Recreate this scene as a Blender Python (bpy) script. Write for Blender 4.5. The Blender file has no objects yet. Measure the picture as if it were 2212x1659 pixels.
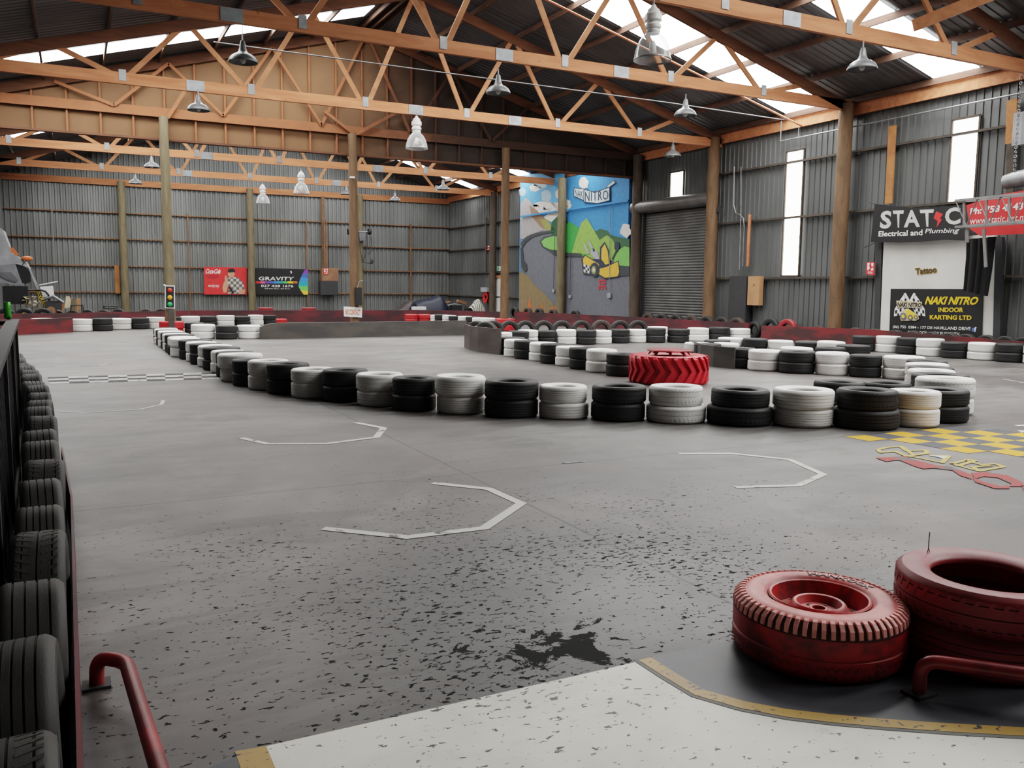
import bpy, math, random
from math import sin, cos, pi, tan, atan2, hypot, sqrt
from mathutils import Vector, Matrix

random.seed(7)
COL = bpy.context.scene.collection

# ------------------------------------------------------------------ camera geometry (metres; camera over the origin)
FPX, PITCH, ROLL, YAW = 1852.84, 0.11205, 0.010196, 0.47096
H = 1.55
CX, CY = 1106.0, 829.5
_r = Vector((cos(YAW), -sin(YAW), 0)); _f = Vector((sin(YAW), cos(YAW), 0)); _u = Vector((0, 0, 1))
F2 = _f * cos(PITCH) - _u * sin(PITCH); U2 = _u * cos(PITCH) + _f * sin(PITCH)
R3 = _r * cos(ROLL) + U2 * sin(ROLL); U3 = U2 * cos(ROLL) - _r * sin(ROLL)
EYE = Vector((0, 0, H))

def at(x, y, Z=None, X=None, Y=None):
    """where the sight line through a photo pixel meets a real plane of the hall"""
    d = F2 + R3 * ((x - CX) / FPX) - U3 * ((y - CY) / FPX)
    t = (Z - H) / d.z if Z is not None else (X / d.x if X is not None else Y / d.y)
    return EYE + d * t

def depth(p):
    return (Vector(p) - EYE).dot(F2)

# hall dimensions
XR, XL, YB, YF = 19.74, -2.85, 47.0, -5.0
XRIDGE, ZRIDGE, SLOPE = 8.75, 9.9, 0.28
def zroof(x): return ZRIDGE - SLOPE * abs(x - XRIDGE)

# ------------------------------------------------------------------ materials
class NT:
    def __init__(s, name):
        s.m = bpy.data.materials.new(name); s.m.use_nodes = True
        s.t = s.m.node_tree; s.n = s.t.nodes; s.l = s.t.links
        s.b = s.n['Principled BSDF']
    def new(s, t, **k):
        n = s.n.new(t)
        for a, v in k.items(): setattr(n, a, v)
        return n
    def put(s, sock, v):
        if isinstance(v, bpy.types.NodeSocket): s.l.new(v, sock)
        else:
            try: sock.default_value = v
            except Exception: sock.default_value = (*v, 1)
    def coord(s, kind='Position', scale=None):
        if kind == 'Position': o = s.new('ShaderNodeNewGeometry').outputs['Position']
        else: o = s.new('ShaderNodeTexCoord').outputs[kind]
        if scale:
            mp = s.new('ShaderNodeMapping'); s.l.new(o, mp.inputs['Vector']); mp.inputs['Scale'].default_value = scale
            o = mp.outputs[0]
        return o
    def noise(s, vec, scale, detail=4, rough=0.55, dist=0.0):
        n = s.new('ShaderNodeTexNoise'); s.l.new(vec, n.inputs['Vector'])
        n.inputs['Scale'].default_value = scale; n.inputs['Detail'].default_value = detail
        n.inputs['Roughness'].default_value = rough; n.inputs['Distortion'].default_value = dist
        return n.outputs['Fac']
    def math(s, op, a, b=0.0, c=None, clamp=False):
        n = s.new('ShaderNodeMath', operation=op, use_clamp=clamp)
        s.put(n.inputs[0], a); s.put(n.inputs[1], b)
        if c is not None: s.put(n.inputs[2], c)
        return n.outputs[0]
    def step(s, v, lo, hi):
        n = s.new('ShaderNodeMapRange', clamp=True); n.interpolation_type = 'SMOOTHSTEP'
        s.put(n.inputs['Value'], v); s.put(n.inputs['From Min'], lo); s.put(n.inputs['From Max'], hi)
        return n.outputs[0]
    def mix(s, f, a, b):
        n = s.new('ShaderNodeMix', data_type='RGBA'); s.put(n.inputs[0], f)
        for i, v in ((6, a), (7, b)):
            if isinstance(v, bpy.types.NodeSocket): s.l.new(v, n.inputs[i])
            else: n.inputs[i].default_value = (*v, 1)
        return n.outputs[2]
    def sep(s, vec):
        n = s.new('ShaderNodeSeparateXYZ'); s.l.new(vec, n.inputs[0]); return n.outputs
    def out(s, col=None, rough=None, metal=None, spec=None, bump=None, bstr=0.2, bdist=0.01):
        if col is not None: s.put(s.b.inputs['Base Color'], col)
        if rough is not None: s.put(s.b.inputs['Roughness'], rough)
        if metal is not None: s.put(s.b.inputs['Metallic'], metal)
        if spec is not None: s.put(s.b.inputs['Specular IOR Level'], spec)
        if bump is not None:
            b = s.new('ShaderNodeBump'); s.l.new(bump, b.inputs['Height'])
            b.inputs['Strength'].default_value = bstr; b.inputs['Distance'].default_value = bdist
            s.l.new(b.outputs[0], s.b.inputs['Normal'])
        return s.m

def M(name, c1, c2=None, rough=0.6, metal=0.0, scale=3.0, stretch=None, kind='Object', spec=0.4, lo=0.35, hi=0.65, detail=4):
    """plain two-tone noise material"""
    t = NT(name)
    if c2 is None: c2 = tuple(max(0, x * 0.8) for x in c1)
    v = t.coord(kind, stretch)
    f = t.step(t.noise(v, scale, detail), lo, hi)
    return t.out(t.mix(f, c1, c2), rough, metal, spec)

def EM(name, c, strength):
    t = NT(name)
    t.put(t.b.inputs['Base Color'], c); t.put(t.b.inputs['Emission Color'], c)
    t.b.inputs['Emission Strength'].default_value = strength
    return t.m

def FLAT(name, c, rough=0.6):
    return M(name, c, tuple(x * 0.88 for x in c), rough, scale=5)

def chips(t, v, amount):
    """mask of rubber crumbs and paint chips, densest at the pit entrance near the camera"""
    w = t.noise(v, 1.1, 3)
    s = t.sep(v)
    dx = t.math('SUBTRACT', s[0], 2.1); dy = t.math('SUBTRACT', s[1], 3.4)
    d = t.math('SQRT', t.math('ADD', t.math('MULTIPLY', dx, dx), t.math('MULTIPLY', dy, dy)))
    near = t.step(d, 5.0, 0.3)
    thr = t.math('SUBTRACT', amount, t.math('MULTIPLY', near, 0.115))
    thr = t.math('SUBTRACT', thr, t.math('MULTIPLY', t.math('SUBTRACT', w, 0.5), 0.22))
    m2 = t.new('ShaderNodeMapping'); t.l.new(v, m2.inputs['Vector']); m2.inputs['Scale'].default_value = (0.8, 1.35, 1)
    m2.inputs['Rotation'].default_value = (0, 0, 0.5)
    a = t.noise(m2.outputs[0], 26, 4, 0.62, 0.5)
    b = t.noise(m2.outputs[0], 9, 5, 0.6, 0.8)
    thr2 = t.math('ADD', thr, 0.085)
    return t.math('MAXIMUM', t.step(a, thr, t.math('ADD', thr, 0.02)), t.step(b, thr2, t.math('ADD', thr2, 0.012)))

def mat_floor():
    t = NT('floor_concrete'); v = t.coord()
    big = t.noise(v, 0.28, 5, 0.6, 0.6)
    mid = t.noise(t.coord('Position', (0.5, 1.6, 1)), 1.3, 6, 0.65, 0.8)
    fine = t.noise(v, 30, 3)
    col = t.mix(t.step(big, 0.35, 0.65), (0.078, 0.071, 0.068), (0.155, 0.148, 0.141))
    col = t.mix(t.math('MULTIPLY', t.step(mid, 0.47, 0.62), 0.72), col, (0.062, 0.058, 0.056))
    col = t.mix(t.math('MULTIPLY', t.step(t.noise(v, 0.6, 4, 0.6, 1.0), 0.55, 0.70), 0.45), col, (0.20, 0.195, 0.185))
    col = t.mix(t.math('MULTIPLY', t.step(t.noise(v, 0.45, 3), 0.5, 0.65), 0.45), col, (0.115, 0.088, 0.078))
    col = t.mix(t.math('MULTIPLY', fine, 0.22), col, (0.07, 0.07, 0.07))
    s = t.sep(v)
    # worn dark patch in front of the pit entrance
    pdx = t.math('MULTIPLY', t.math('SUBTRACT', s[0], 2.0), 1.2); pdy = t.math('SUBTRACT', s[1], 3.75)
    pd = t.math('SQRT', t.math('ADD', t.math('MULTIPLY', pdx, pdx), t.math('MULTIPLY', pdy, pdy)))
    pat = t.math('MULTIPLY', t.step(t.math('ADD', pd, t.math('MULTIPLY', t.math('SUBTRACT', mid, 0.5), 2.2)), 1.9, 0.5), 0.55)
    col = t.mix(pat, col, (0.06, 0.06, 0.06))
    bdx = t.math('MULTIPLY', t.math('SUBTRACT', s[0], 1.78), 0.9); bdy = t.math('MULTIPLY', t.math('SUBTRACT', s[1], 3.05), 1.5)
    bd = t.math('SQRT', t.math('ADD', t.math('MULTIPLY', bdx, bdx), t.math('MULTIPLY', bdy, bdy)))
    bare = t.step(t.math('SUBTRACT', t.noise(v, 5.0, 6, 0.68, 0.6), t.math('MULTIPLY', bd, 0.5)), 0.385, 0.40)
    col = t.mix(bare, col, (0.03, 0.03, 0.03))
    ch = chips(t, v, 0.70)
    col = t.mix(ch, col, (0.025, 0.025, 0.025))
    # sawn joints in the slab
    wob = t.math('MULTIPLY', t.math('SUBTRACT', t.noise(v, 3.0, 3), 0.5), 0.03)
    for ax, pos in ((1, 6.45), (0, 2.85), (1, 14.2), (0, 8.9), (1, 22), (0, 14.9)):
        d = t.math('ABSOLUTE', t.math('ADD', t.math('SUBTRACT', s[ax], pos), wob))
        col = t.mix(t.math('MULTIPLY', t.step(d, 0.017, 0.006), 0.85), col, (0.03, 0.03, 0.03))
    ro = t.math('ADD', 0.34, t.math('MULTIPLY', t.noise(v, 1.0, 5, 0.6), 0.3))
    rub = t.math('MAXIMUM', ch, bare); ro = t.math('ADD', ro, t.math('MULTIPLY', rub, 0.4), clamp=True)
    bh = t.math('SUBTRACT', t.math('MULTIPLY', fine, 0.15), t.math('MULTIPLY', ch, 0.6))
    return t.out(col, ro, 0, t.math('SUBTRACT', 0.45, t.math('MULTIPLY', rub, 0.38)), bh, 0.25, 0.004)

def mat_paint(name, c, c2, amount=0.70, rough=0.45):
    t = NT(name); v = t.coord()
    col = t.mix(t.step(t.noise(v, 2.2, 5, 0.6, 0.5), 0.38, 0.7), c, c2)
    col = t.mix(chips(t, v, amount), col, (0.035, 0.033, 0.03))
    col = t.mix(t.math('MULTIPLY', t.step(t.noise(v, 5, 5, 0.7), 0.62, 0.75), 0.5), col, tuple(x * 0.45 for x in c))
    return t.out(col, rough, 0, 0.4)

def mat_worn(name, c, base=(0.12, 0.115, 0.11), lo=0.5, hi=0.58, sc=6):
    """thin floor paint worn through to the concrete"""
    t = NT(name); v = t.coord()
    w = t.step(t.noise(v, sc, 6, 0.65, 0.4), lo, hi)
    return t.out(t.mix(w, c, base), 0.7, 0, 0.2)

def mat_wood(name, c1, c2, knots=True, axis=(1, 1, 1), rough=0.75):
    t = NT(name); v = t.coord('Object', axis)
    n1 = t.noise(v, 2.0, 5, 0.6, 0.8); n2 = t.noise(v, 14, 4, 0.6)
    col = t.mix(t.step(n1, 0.3, 0.7), c1, c2)
    col = t.mix(t.math('MULTIPLY', n2, 0.35), col, tuple(x * 0.5 for x in c2))
    if knots:
        k = t.step(t.noise(t.coord('Object'), 7, 2), 0.72, 0.78)
        col = t.mix(k, col, tuple(x * 0.3 for x in c2))
    return t.out(col, rough, 0, 0.25, n2, 0.15, 0.01)

def mat_tyre(name, c, dirt, top=None, rough=0.6, amt=0.45, lo=0.5, hi=0.75):
    t = NT(name)
    oi = t.new('ShaderNodeObjectInfo').outputs['Random']
    va = t.new('ShaderNodeVectorMath', operation='ADD'); t.l.new(t.coord('Object'), va.inputs[0])
    cm = t.new('ShaderNodeCombineXYZ')
    for i in range(3): t.l.new(t.math('MULTIPLY', oi, 37.0 + 11 * i), cm.inputs[i])
    t.l.new(cm.outputs[0], va.inputs[1]); v = va.outputs[0]
    f = t.math('MULTIPLY', t.step(t.noise(v, 5.0, 6, 0.65, 0.3), lo, hi), amt)
    col = t.mix(f, c, dirt)
    f2 = t.math('MULTIPLY', t.step(t.noise(v, 28, 3), 0.6, 0.7), amt * 0.6)
    col = t.mix(f2, col, dirt)
    if top:  # sheen of light from above, painted into the colour of upward faces
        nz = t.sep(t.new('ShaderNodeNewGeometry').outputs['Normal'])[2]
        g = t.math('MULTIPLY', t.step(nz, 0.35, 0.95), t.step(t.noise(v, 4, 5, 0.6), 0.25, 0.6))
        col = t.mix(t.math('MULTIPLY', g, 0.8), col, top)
    return t.out(col, rough, 0, 0.35, t.noise(v, 40, 2), 0.12, 0.005)

MT = {}
MT['floor'] = mat_floor()
MT['white_zone'] = mat_paint('cream_floor_paint', (0.78, 0.765, 0.69), (0.66, 0.645, 0.58), 0.725)
MT['yellow_zone'] = mat_paint('yellow_floor_paint', (0.45, 0.27, 0.055), (0.34, 0.20, 0.05), 0.70)
MT['blue_zone'] = mat_paint('slate_floor_paint', (0.06, 0.065, 0.075), (0.04, 0.043, 0.05), 0.78)
MT['grey_edge'] = FLAT('grey_edge_paint', (0.16, 0.155, 0.14))
MT['line'] = mat_worn('white_line_paint', (0.62, 0.61, 0.58), lo=0.56, hi=0.66)
MT['line_faint'] = mat_worn('faded_line_paint', (0.34, 0.335, 0.32), lo=0.48, hi=0.58)
MT['chk_dark'] = mat_worn('dark_chequer_paint', (0.03, 0.03, 0.03), lo=0.58, hi=0.66)
MT['chk_light'] = mat_worn('light_chequer_paint', (0.45, 0.445, 0.43), lo=0.56, hi=0.62)
MT['amber'] = mat_worn('amber_floor_paint', (0.62, 0.33, 0.035), lo=0.6, hi=0.72)
MT['chk_slate'] = mat_worn('slate_square_paint', (0.085, 0.088, 0.095), lo=0.5, hi=0.7, sc=3)
MT['amber_line'] = mat_worn('amber_line_paint', (0.50, 0.38, 0.12), lo=0.6, hi=0.7)
MT['red_floor'] = mat_worn('red_floor_paint', (0.34, 0.06, 0.055), lo=0.5, hi=0.62, sc=4)

MT['timber'] = mat_wood('orange_pine', (0.50, 0.215, 0.105), (0.37, 0.14, 0.065), axis=(0.35, 3, 3))
MT['timber_web'] = mat_wood('pale_pine', (0.43, 0.195, 0.095), (0.30, 0.125, 0.06))
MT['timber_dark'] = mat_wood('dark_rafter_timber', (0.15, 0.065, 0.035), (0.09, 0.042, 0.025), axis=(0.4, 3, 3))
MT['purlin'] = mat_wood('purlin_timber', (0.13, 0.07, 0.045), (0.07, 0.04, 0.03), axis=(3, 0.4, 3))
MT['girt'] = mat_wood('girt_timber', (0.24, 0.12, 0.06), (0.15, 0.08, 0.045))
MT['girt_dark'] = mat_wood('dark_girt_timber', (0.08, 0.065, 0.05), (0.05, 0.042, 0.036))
MT['plank'] = mat_wood('orange_plank', (0.42, 0.19, 0.07), (0.30, 0.12, 0.05))
MT['pole'] = mat_wood('pole_timber', (0.18, 0.108, 0.06), (0.105, 0.064, 0.038), axis=(3, 3, 0.6))
MT['pole_green'] = mat_wood('weathered_pole_timber', (0.20, 0.165, 0.10), (0.13, 0.105, 0.065), axis=(3, 3, 0.6))
MT['pole_dark'] = mat_wood('dark_pole_timber', (0.10, 0.075, 0.055), (0.06, 0.047, 0.038), axis=(3, 3, 0.6))
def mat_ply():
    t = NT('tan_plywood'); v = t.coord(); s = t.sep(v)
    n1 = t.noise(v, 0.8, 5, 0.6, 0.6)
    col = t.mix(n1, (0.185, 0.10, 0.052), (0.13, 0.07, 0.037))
    dark_side = t.step(t.math('ADD', s[0], t.math('MULTIPLY', n1, 3.0)), 8.0, 13.5)      # boards darken to nearly black towards higher x
    return t.out(t.mix(dark_side, col, (0.035, 0.026, 0.022)), 0.75, 0, 0.2)
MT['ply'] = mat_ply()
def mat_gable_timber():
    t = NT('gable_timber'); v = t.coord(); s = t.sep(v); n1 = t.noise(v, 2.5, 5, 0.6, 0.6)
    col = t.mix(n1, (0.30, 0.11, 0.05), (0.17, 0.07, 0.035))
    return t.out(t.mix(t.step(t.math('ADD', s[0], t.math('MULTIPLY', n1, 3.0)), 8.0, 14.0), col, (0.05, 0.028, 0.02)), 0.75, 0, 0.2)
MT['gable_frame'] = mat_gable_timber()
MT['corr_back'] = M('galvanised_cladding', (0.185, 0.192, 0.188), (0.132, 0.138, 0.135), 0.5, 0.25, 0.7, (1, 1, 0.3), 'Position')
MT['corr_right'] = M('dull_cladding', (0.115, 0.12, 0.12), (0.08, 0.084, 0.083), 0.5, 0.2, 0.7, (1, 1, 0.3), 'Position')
MT['roof'] = M('roof_sheet', (0.10, 0.10, 0.105), (0.065, 0.064, 0.066), 0.55, 0.2, 0.8, (0.3, 1, 1), 'Position')
MT['sky'] = EM('fibreglass_skylight', (1.0, 1.0, 0.985), 26.0)
MT['win'] = EM('translucent_window', (1.0, 0.985, 0.94), 9.0)
MT['plate'] = M('galvanised_plate', (0.25, 0.27, 0.28), (0.19, 0.2, 0.21), 0.45, 0.4, 4)
MT['steel'] = M('grey_steel', (0.30, 0.31, 0.32), (0.22, 0.225, 0.23), 0.45, 0.5, 4)
MT['pipe_grey'] = M('dull_grey_pipe', (0.14, 0.14, 0.14), (0.10, 0.10, 0.10), 0.55, 0.2, 4)
MT['dark_brown'] = FLAT('dark_brown_wood', (0.06, 0.035, 0.015))
MT['alloy'] = M('dull_aluminium', (0.27, 0.27, 0.265), (0.2, 0.2, 0.195), 0.4, 0.6, 4)
MT['black'] = FLAT('black_paint', (0.012, 0.012, 0.013), 0.5)
MT['charcoal'] = FLAT('charcoal', (0.035, 0.035, 0.037), 0.6)
MT['white'] = FLAT('white_paint', (0.75, 0.75, 0.73), 0.5)
MT['offwhite'] = M('aged_white_wall_paint', (0.62, 0.61, 0.58), (0.52, 0.51, 0.48), 0.55, 0, 0.9, None, 'Position')
MT['red'] = FLAT('signal_red', (0.62, 0.035, 0.035), 0.45)
MT['red_steel'] = M('scuffed_red_paint', (0.33, 0.028, 0.03), (0.15, 0.015, 0.016), 0.38, 0.0, 6, None, 'Object', 0.5)
MT['maroon'] = M('maroon_board', (0.125, 0.022, 0.028), (0.045, 0.02, 0.022), 0.55, 0, 1.0, (1, 1, 2.5), 'Position', lo=0.35, hi=0.6, detail=6)
MT['maroon_red'] = M('scraped_red_board', (0.155, 0.022, 0.024), (0.05, 0.022, 0.022), 0.5, 0, 1.2, (1, 1, 3), 'Position', lo=0.4, hi=0.6, detail=6)
MT['belt'] = M('black_belting', (0.045, 0.043, 0.042), (0.075, 0.066, 0.058), 0.5, 0, 1.1, (1, 1, 3), 'Position', detail=6)
MT['belt_brown'] = M('brown_black_belting', (0.045, 0.032, 0.032), (0.07, 0.058, 0.055), 0.5, 0, 1.1, (1, 1, 3), 'Position', detail=6)
MT['yellow'] = FLAT('yellow_print', (0.78, 0.52, 0.03), 0.5)
MT['gold'] = FLAT('gold_print', (0.72, 0.50, 0.06), 0.5)
MT['cream'] = M('cream_plastic', (0.60, 0.52, 0.36), (0.42, 0.34, 0.22), 0.6, 0, 4)
MT['tan'] = M('tan_card', (0.40, 0.22, 0.11), (0.33, 0.17, 0.085), 0.7, 0, 2)
MT['brown'] = M('brown_box_paint', (0.25, 0.13, 0.07), (0.18, 0.09, 0.05), 0.65, 0, 2)
MT['grey_plastic'] = M('grey_plastic', (0.33, 0.34, 0.36), (0.24, 0.245, 0.26), 0.45, 0, 2)
MT['dark_plastic'] = M('dark_grey_plastic', (0.13, 0.13, 0.14), (0.09, 0.09, 0.1), 0.5, 0, 3)
MT['orange'] = FLAT('orange_plastic', (0.55, 0.14, 0.04), 0.45)
MT['navy'] = M('navy_tarpaulin', (0.009, 0.012, 0.026), (0.014, 0.017, 0.03), 0.5, 0, 4)
MT['green'] = M('green_can_paint', (0.10, 0.45, 0.06), (0.02, 0.16, 0.02), 0.3, 0.4, 22, None, 'Object', lo=0.5, hi=0.6)
MT['green_sign'] = FLAT('green_sign_print', (0.04, 0.32, 0.12))
MT['enamel'] = M('grey_enamel', (0.17, 0.175, 0.18), (0.125, 0.13, 0.132), 0.35, 0.1, 5)
MT['enamel_dark'] = M('dark_enamel', (0.11, 0.12, 0.125), (0.08, 0.085, 0.09), 0.4, 0.1, 5)
MT['copper'] = M('copper_orange_pipe', (0.45, 0.17, 0.08), (0.34, 0.12, 0.06), 0.5, 0.2, 4)
MT['blue'] = FLAT('blue_print', (0.06, 0.12, 0.42))
MT['skin'] = FLAT('skin_print', (0.50, 0.27, 0.17))
MT['pink'] = FLAT('pink_print', (0.70, 0.10, 0.22))
MT['purple'] = FLAT('purple_print', (0.16, 0.05, 0.32))
MT['teal'] = FLAT('teal_print', (0.03, 0.34, 0.40))
MT['lime'] = FLAT('lime_print', (0.14, 0.50, 0.10))
MT['azure'] = FLAT('azure_print', (0.05, 0.25, 0.62))
MT['lens_red'] = EM('red_lens', (0.42, 0.02, 0.015), 0.12)
MT['lens_amber'] = EM('amber_lens', (0.55, 0.27, 0.015), 0.12)
MT['lens_green'] = EM('green_lens', (0.015, 0.30, 0.08), 0.12)
MT['tyre_black'] = mat_tyre('black_rubber', (0.022, 0.022, 0.023), (0.05, 0.048, 0.045), (0.05, 0.048, 0.046), 0.62)
MT['tyre_old'] = mat_tyre('dusty_rubber', (0.026, 0.025, 0.024), (0.05, 0.046, 0.042), (0.048, 0.044, 0.04), 0.62)
MT['tyre_brown'] = mat_tyre('brown_dust_rubber', (0.055, 0.042, 0.036), (0.03, 0.027, 0.026), None, 0.7)
MT['tyre_white'] = mat_tyre('white_painted_rubber', (0.78, 0.77, 0.745), (0.48, 0.465, 0.43), (0.88, 0.88, 0.87), 0.5, 0.42)
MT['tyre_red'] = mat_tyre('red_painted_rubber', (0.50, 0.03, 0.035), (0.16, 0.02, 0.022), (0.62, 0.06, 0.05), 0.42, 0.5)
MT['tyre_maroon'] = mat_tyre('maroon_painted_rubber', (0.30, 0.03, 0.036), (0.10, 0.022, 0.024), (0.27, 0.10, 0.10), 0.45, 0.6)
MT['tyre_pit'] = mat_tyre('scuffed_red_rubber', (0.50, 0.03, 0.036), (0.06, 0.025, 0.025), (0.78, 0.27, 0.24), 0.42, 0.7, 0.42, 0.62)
MT['tyre_shade'] = FLAT('painted_tyre_shade', (0.055, 0.016, 0.016))  # shade in tread gaps and round raised letters, painted as a flat colour
MT['tread_block'] = mat_tyre('scraped_pink_rubber', (0.80, 0.34, 0.30), (0.55, 0.12, 0.11), None, 0.45, 0.5)
MT['tractor_red'] = mat_tyre('bright_red_rubber', (0.58, 0.03, 0.045), (0.28, 0.03, 0.035), (0.42, 0.06, 0.06), 0.42, 0.6, 0.45, 0.7)

def glass_mat():
    t = NT('clear_prismatic_shade')
    s = t.sep(t.coord('Object')); a = t.math('ARCTAN2', s[1], s[0])
    w = t.math('SINE', t.math('MULTIPLY', a, 36.0))
    bp = t.new('ShaderNodeBump'); t.l.new(w, bp.inputs['Height']); bp.inputs['Strength'].default_value = 0.5
    t.l.new(bp.outputs[0], t.b.inputs['Normal'])
    t.put(t.b.inputs['Base Color'], (0.62, 0.63, 0.63)); t.b.inputs['Roughness'].default_value = 0.12; t.b.inputs['Specular IOR Level'].default_value = 0.8
    tr = t.new('ShaderNodeBsdfTransparent'); tr.inputs[0].default_value = (.93, .94, .94, 1)
    mx = t.new('ShaderNodeMixShader'); fr = t.new('ShaderNodeLayerWeight'); fr.inputs['Blend'].default_value = .45
    t.l.new(t.math('ADD', .22, t.math('MULTIPLY', fr.outputs['Facing'], .6)), mx.inputs[0]); t.l.new(tr.outputs[0], mx.inputs[1]); t.l.new(t.b.outputs[0], mx.inputs[2])
    t.l.new(mx.outputs[0], t.n['Material Output'].inputs['Surface'])
    return t.m
MT['shade'] = glass_mat()
MT['ballast'] = M('white_lamp_housing', (0.72, 0.72, 0.70), (0.6, 0.6, 0.58), 0.4, 0.1, 5)

# ------------------------------------------------------------------ mesh helpers
class MB:
    def __init__(s): s.v, s.f, s.mi, s.ms = [], [], [], []
    def mat(s, m):
        m = MT[m] if isinstance(m, str) else m
        if m not in s.ms: s.ms.append(m)
        return s.ms.index(m)
    def add(s, vs, fs, m):
        k = len(s.v); i = s.mat(m)
        s.v += [tuple(p) for p in vs]; s.f += [tuple(a + k for a in q) for q in fs]; s.mi += [i] * len(fs)
        return s
    def poly(s, pts, m): return s.add(pts, [tuple(range(len(pts)))], m)
    def slab(s, pts, off, m):
        """polygon given thickness by the offset vector"""
        n = len(pts); off = Vector(off); a = [Vector(p) for p in pts]
        return s.add(a + [p + off for p in a], [tuple(range(n)), tuple(range(2 * n - 1, n - 1, -1))] + [(i, (i + 1) % n, n + (i + 1) % n, n + i) for i in range(n)], m)
    def box(s, c, d, m, rot=None):
        x, y, z = (q / 2 for q in d); c = Vector(c)
        vs = [Vector((a, b, e)) for e in (-z, z) for b in (-y, y) for a in (-x, x)]
        if rot is not None: vs = [rot @ p for p in vs]
        return s.add([c + p for p in vs], [(0, 2, 3, 1), (4, 5, 7, 6), (0, 1, 5, 4), (2, 6, 7, 3), (0, 4, 6, 2), (1, 3, 7, 5)], m)
    def beam(s, a, b, w, h, m, up=(0, 0, 1)):
        """rectangular bar from a to b; w across, h along up"""
        a, b = Vector(a), Vector(b); d = (b - a).normalized(); up = Vector(up)
        sx = d.cross(up)
        if sx.length < 1e-4: sx = d.cross(Vector((0, 1, 0)))
        sx.normalize(); sz = sx.cross(d)
        o = [sx * i * w / 2 + sz * j * h / 2 for i, j in ((-1, -1), (1, -1), (1, 1), (-1, 1))]
        return s.add([a + q for q in o] + [b + q for q in o], [(3, 2, 1, 0), (4, 5, 6, 7)] + [(i, (i + 1) % 4, 4 + (i + 1) % 4, 4 + i) for i in range(4)], m)
    def tube(s, pts, r, m, seg=10, cap=True):
        P = [Vector(p) for p in pts]; n = len(P); rr = r if isinstance(r, (list, tuple)) else [r] * n
        vs, fs, prev = [], [], None
        for i, p in enumerate(P):
            d = (P[min(i + 1, n - 1)] - P[max(i - 1, 0)]).normalized()
            if prev is None:
                x = d.cross(Vector((0, 0, 1)))
                if x.length < 1e-3: x = Vector((1, 0, 0))
            else: x = prev - d * prev.dot(d)
            x.normalize(); prev = x; y = d.cross(x)
            vs += [p + (x * cos(2 * pi * k / seg) + y * sin(2 * pi * k / seg)) * rr[i] for k in range(seg)]
        for i in range(n - 1):
            for k in range(seg):
                a, b = i * seg + k, i * seg + (k + 1) % seg
                fs.append((a, b, b + seg, a + seg))
        if cap: fs += [tuple(range(seg - 1, -1, -1)), tuple(range((n - 1) * seg, n * seg))]
        return s.add(vs, fs, m)
    def lathe(s, prof, m, seg=32, c=(0, 0, 0), closed=False, caps=False, rot=None):
        n = len(prof); c = Vector(c); vs = []
        for k in range(seg):
            a = 2 * pi * k / seg
            for r, z in prof:
                p = Vector((r * cos(a), r * sin(a), z))
                vs.append(c + (rot @ p if rot is not None else p))
        fs = []
        for k in range(seg):
            q = (k + 1) % seg
            for i in range(n if closed else n - 1):
                j = (i + 1) % n
                fs.append((k * n + i, q * n + i, q * n + j, k * n + j))
        if caps:
            fs.append(tuple(k * n for k in range(seg - 1, -1, -1))); fs.append(tuple(k * n + n - 1 for k in range(seg)))
        return s.add(vs, fs, m)
    def ball(s, c, r, m, seg=14, sc=(1, 1, 1)):
        pr = [(sin(pi * i / 8) * r, -cos(pi * i / 8) * r) for i in range(9)]
        k = len(s.v); s.lathe([(max(a, 1e-4), b) for a, b in pr], m, seg)
        for i in range(k, len(s.v)):
            x, y, z = s.v[i]; s.v[i] = (c[0] + x * sc[0], c[1] + y * sc[1], c[2] + z * sc[2])
        return s
    def mesh(s, name, smooth=None):
        me = bpy.data.meshes.new(name); me.from_pydata(s.v, [], s.f)
        for m in s.ms: me.materials.append(m)
        me.polygons.foreach_set('material_index', s.mi)
        if smooth: 
            me.polygons.foreach_set('use_smooth', [True] * len(s.f))
        me.update()
        if smooth: me.set_sharp_from_angle(angle=math.radians(smooth))
        return me
    def build(s, name, parent=None, smooth=None):
        return link(name, s.mesh(name, smooth), parent)

def link(name, me, parent=None):
    o = bpy.data.objects.new(name, me); COL.objects.link(o)
    if parent is not None: o.parent = parent
    return o
def tag(o, label=None, cat=None, group=None, kind=None):
    for k, v in (('label', label), ('category', cat), ('group', group), ('kind', kind)):
        if v: o[k] = v
    return o
def thing(name, label, cat, group=None, loc=(0, 0, 0)):
    o = bpy.data.objects.new(name, None); COL.objects.link(o); o.location = loc; o.empty_display_size = 0.2
    return tag(o, label, cat, group)
def dup(root, loc, rotz=None, label=None, group=None):
    r = root.copy(); COL.objects.link(r); r.location = loc
    if rotz is not None: r.rotation_euler = (0, 0, rotz)
    if label: r['label'] = label
    if group: r['group'] = group
    for ch in list(root.children):
        c = ch.copy(); COL.objects.link(c); c.parent = r
        for g in list(ch.children):
            d = g.copy(); COL.objects.link(d); d.parent = c
    return r

ORD = ['zeroth', 'first', 'second', 'third', 'fourth', 'fifth', 'sixth', 'seventh', 'eighth', 'ninth', 'tenth', 'eleventh', 'twelfth', 'thirteenth', 'fourteenth', 'fifteenth', 'sixteenth', 'seventeenth', 'eighteenth', 'nineteenth', 'twentieth'] + ['twenty-' + w for w in ('first', 'second', 'third', 'fourth', 'fifth', 'sixth', 'seventh', 'eighth', 'ninth')] + ['thirtieth'] + ['thirty-' + w for w in ('first', 'second', 'third', 'fourth', 'fifth', 'sixth')]

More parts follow.
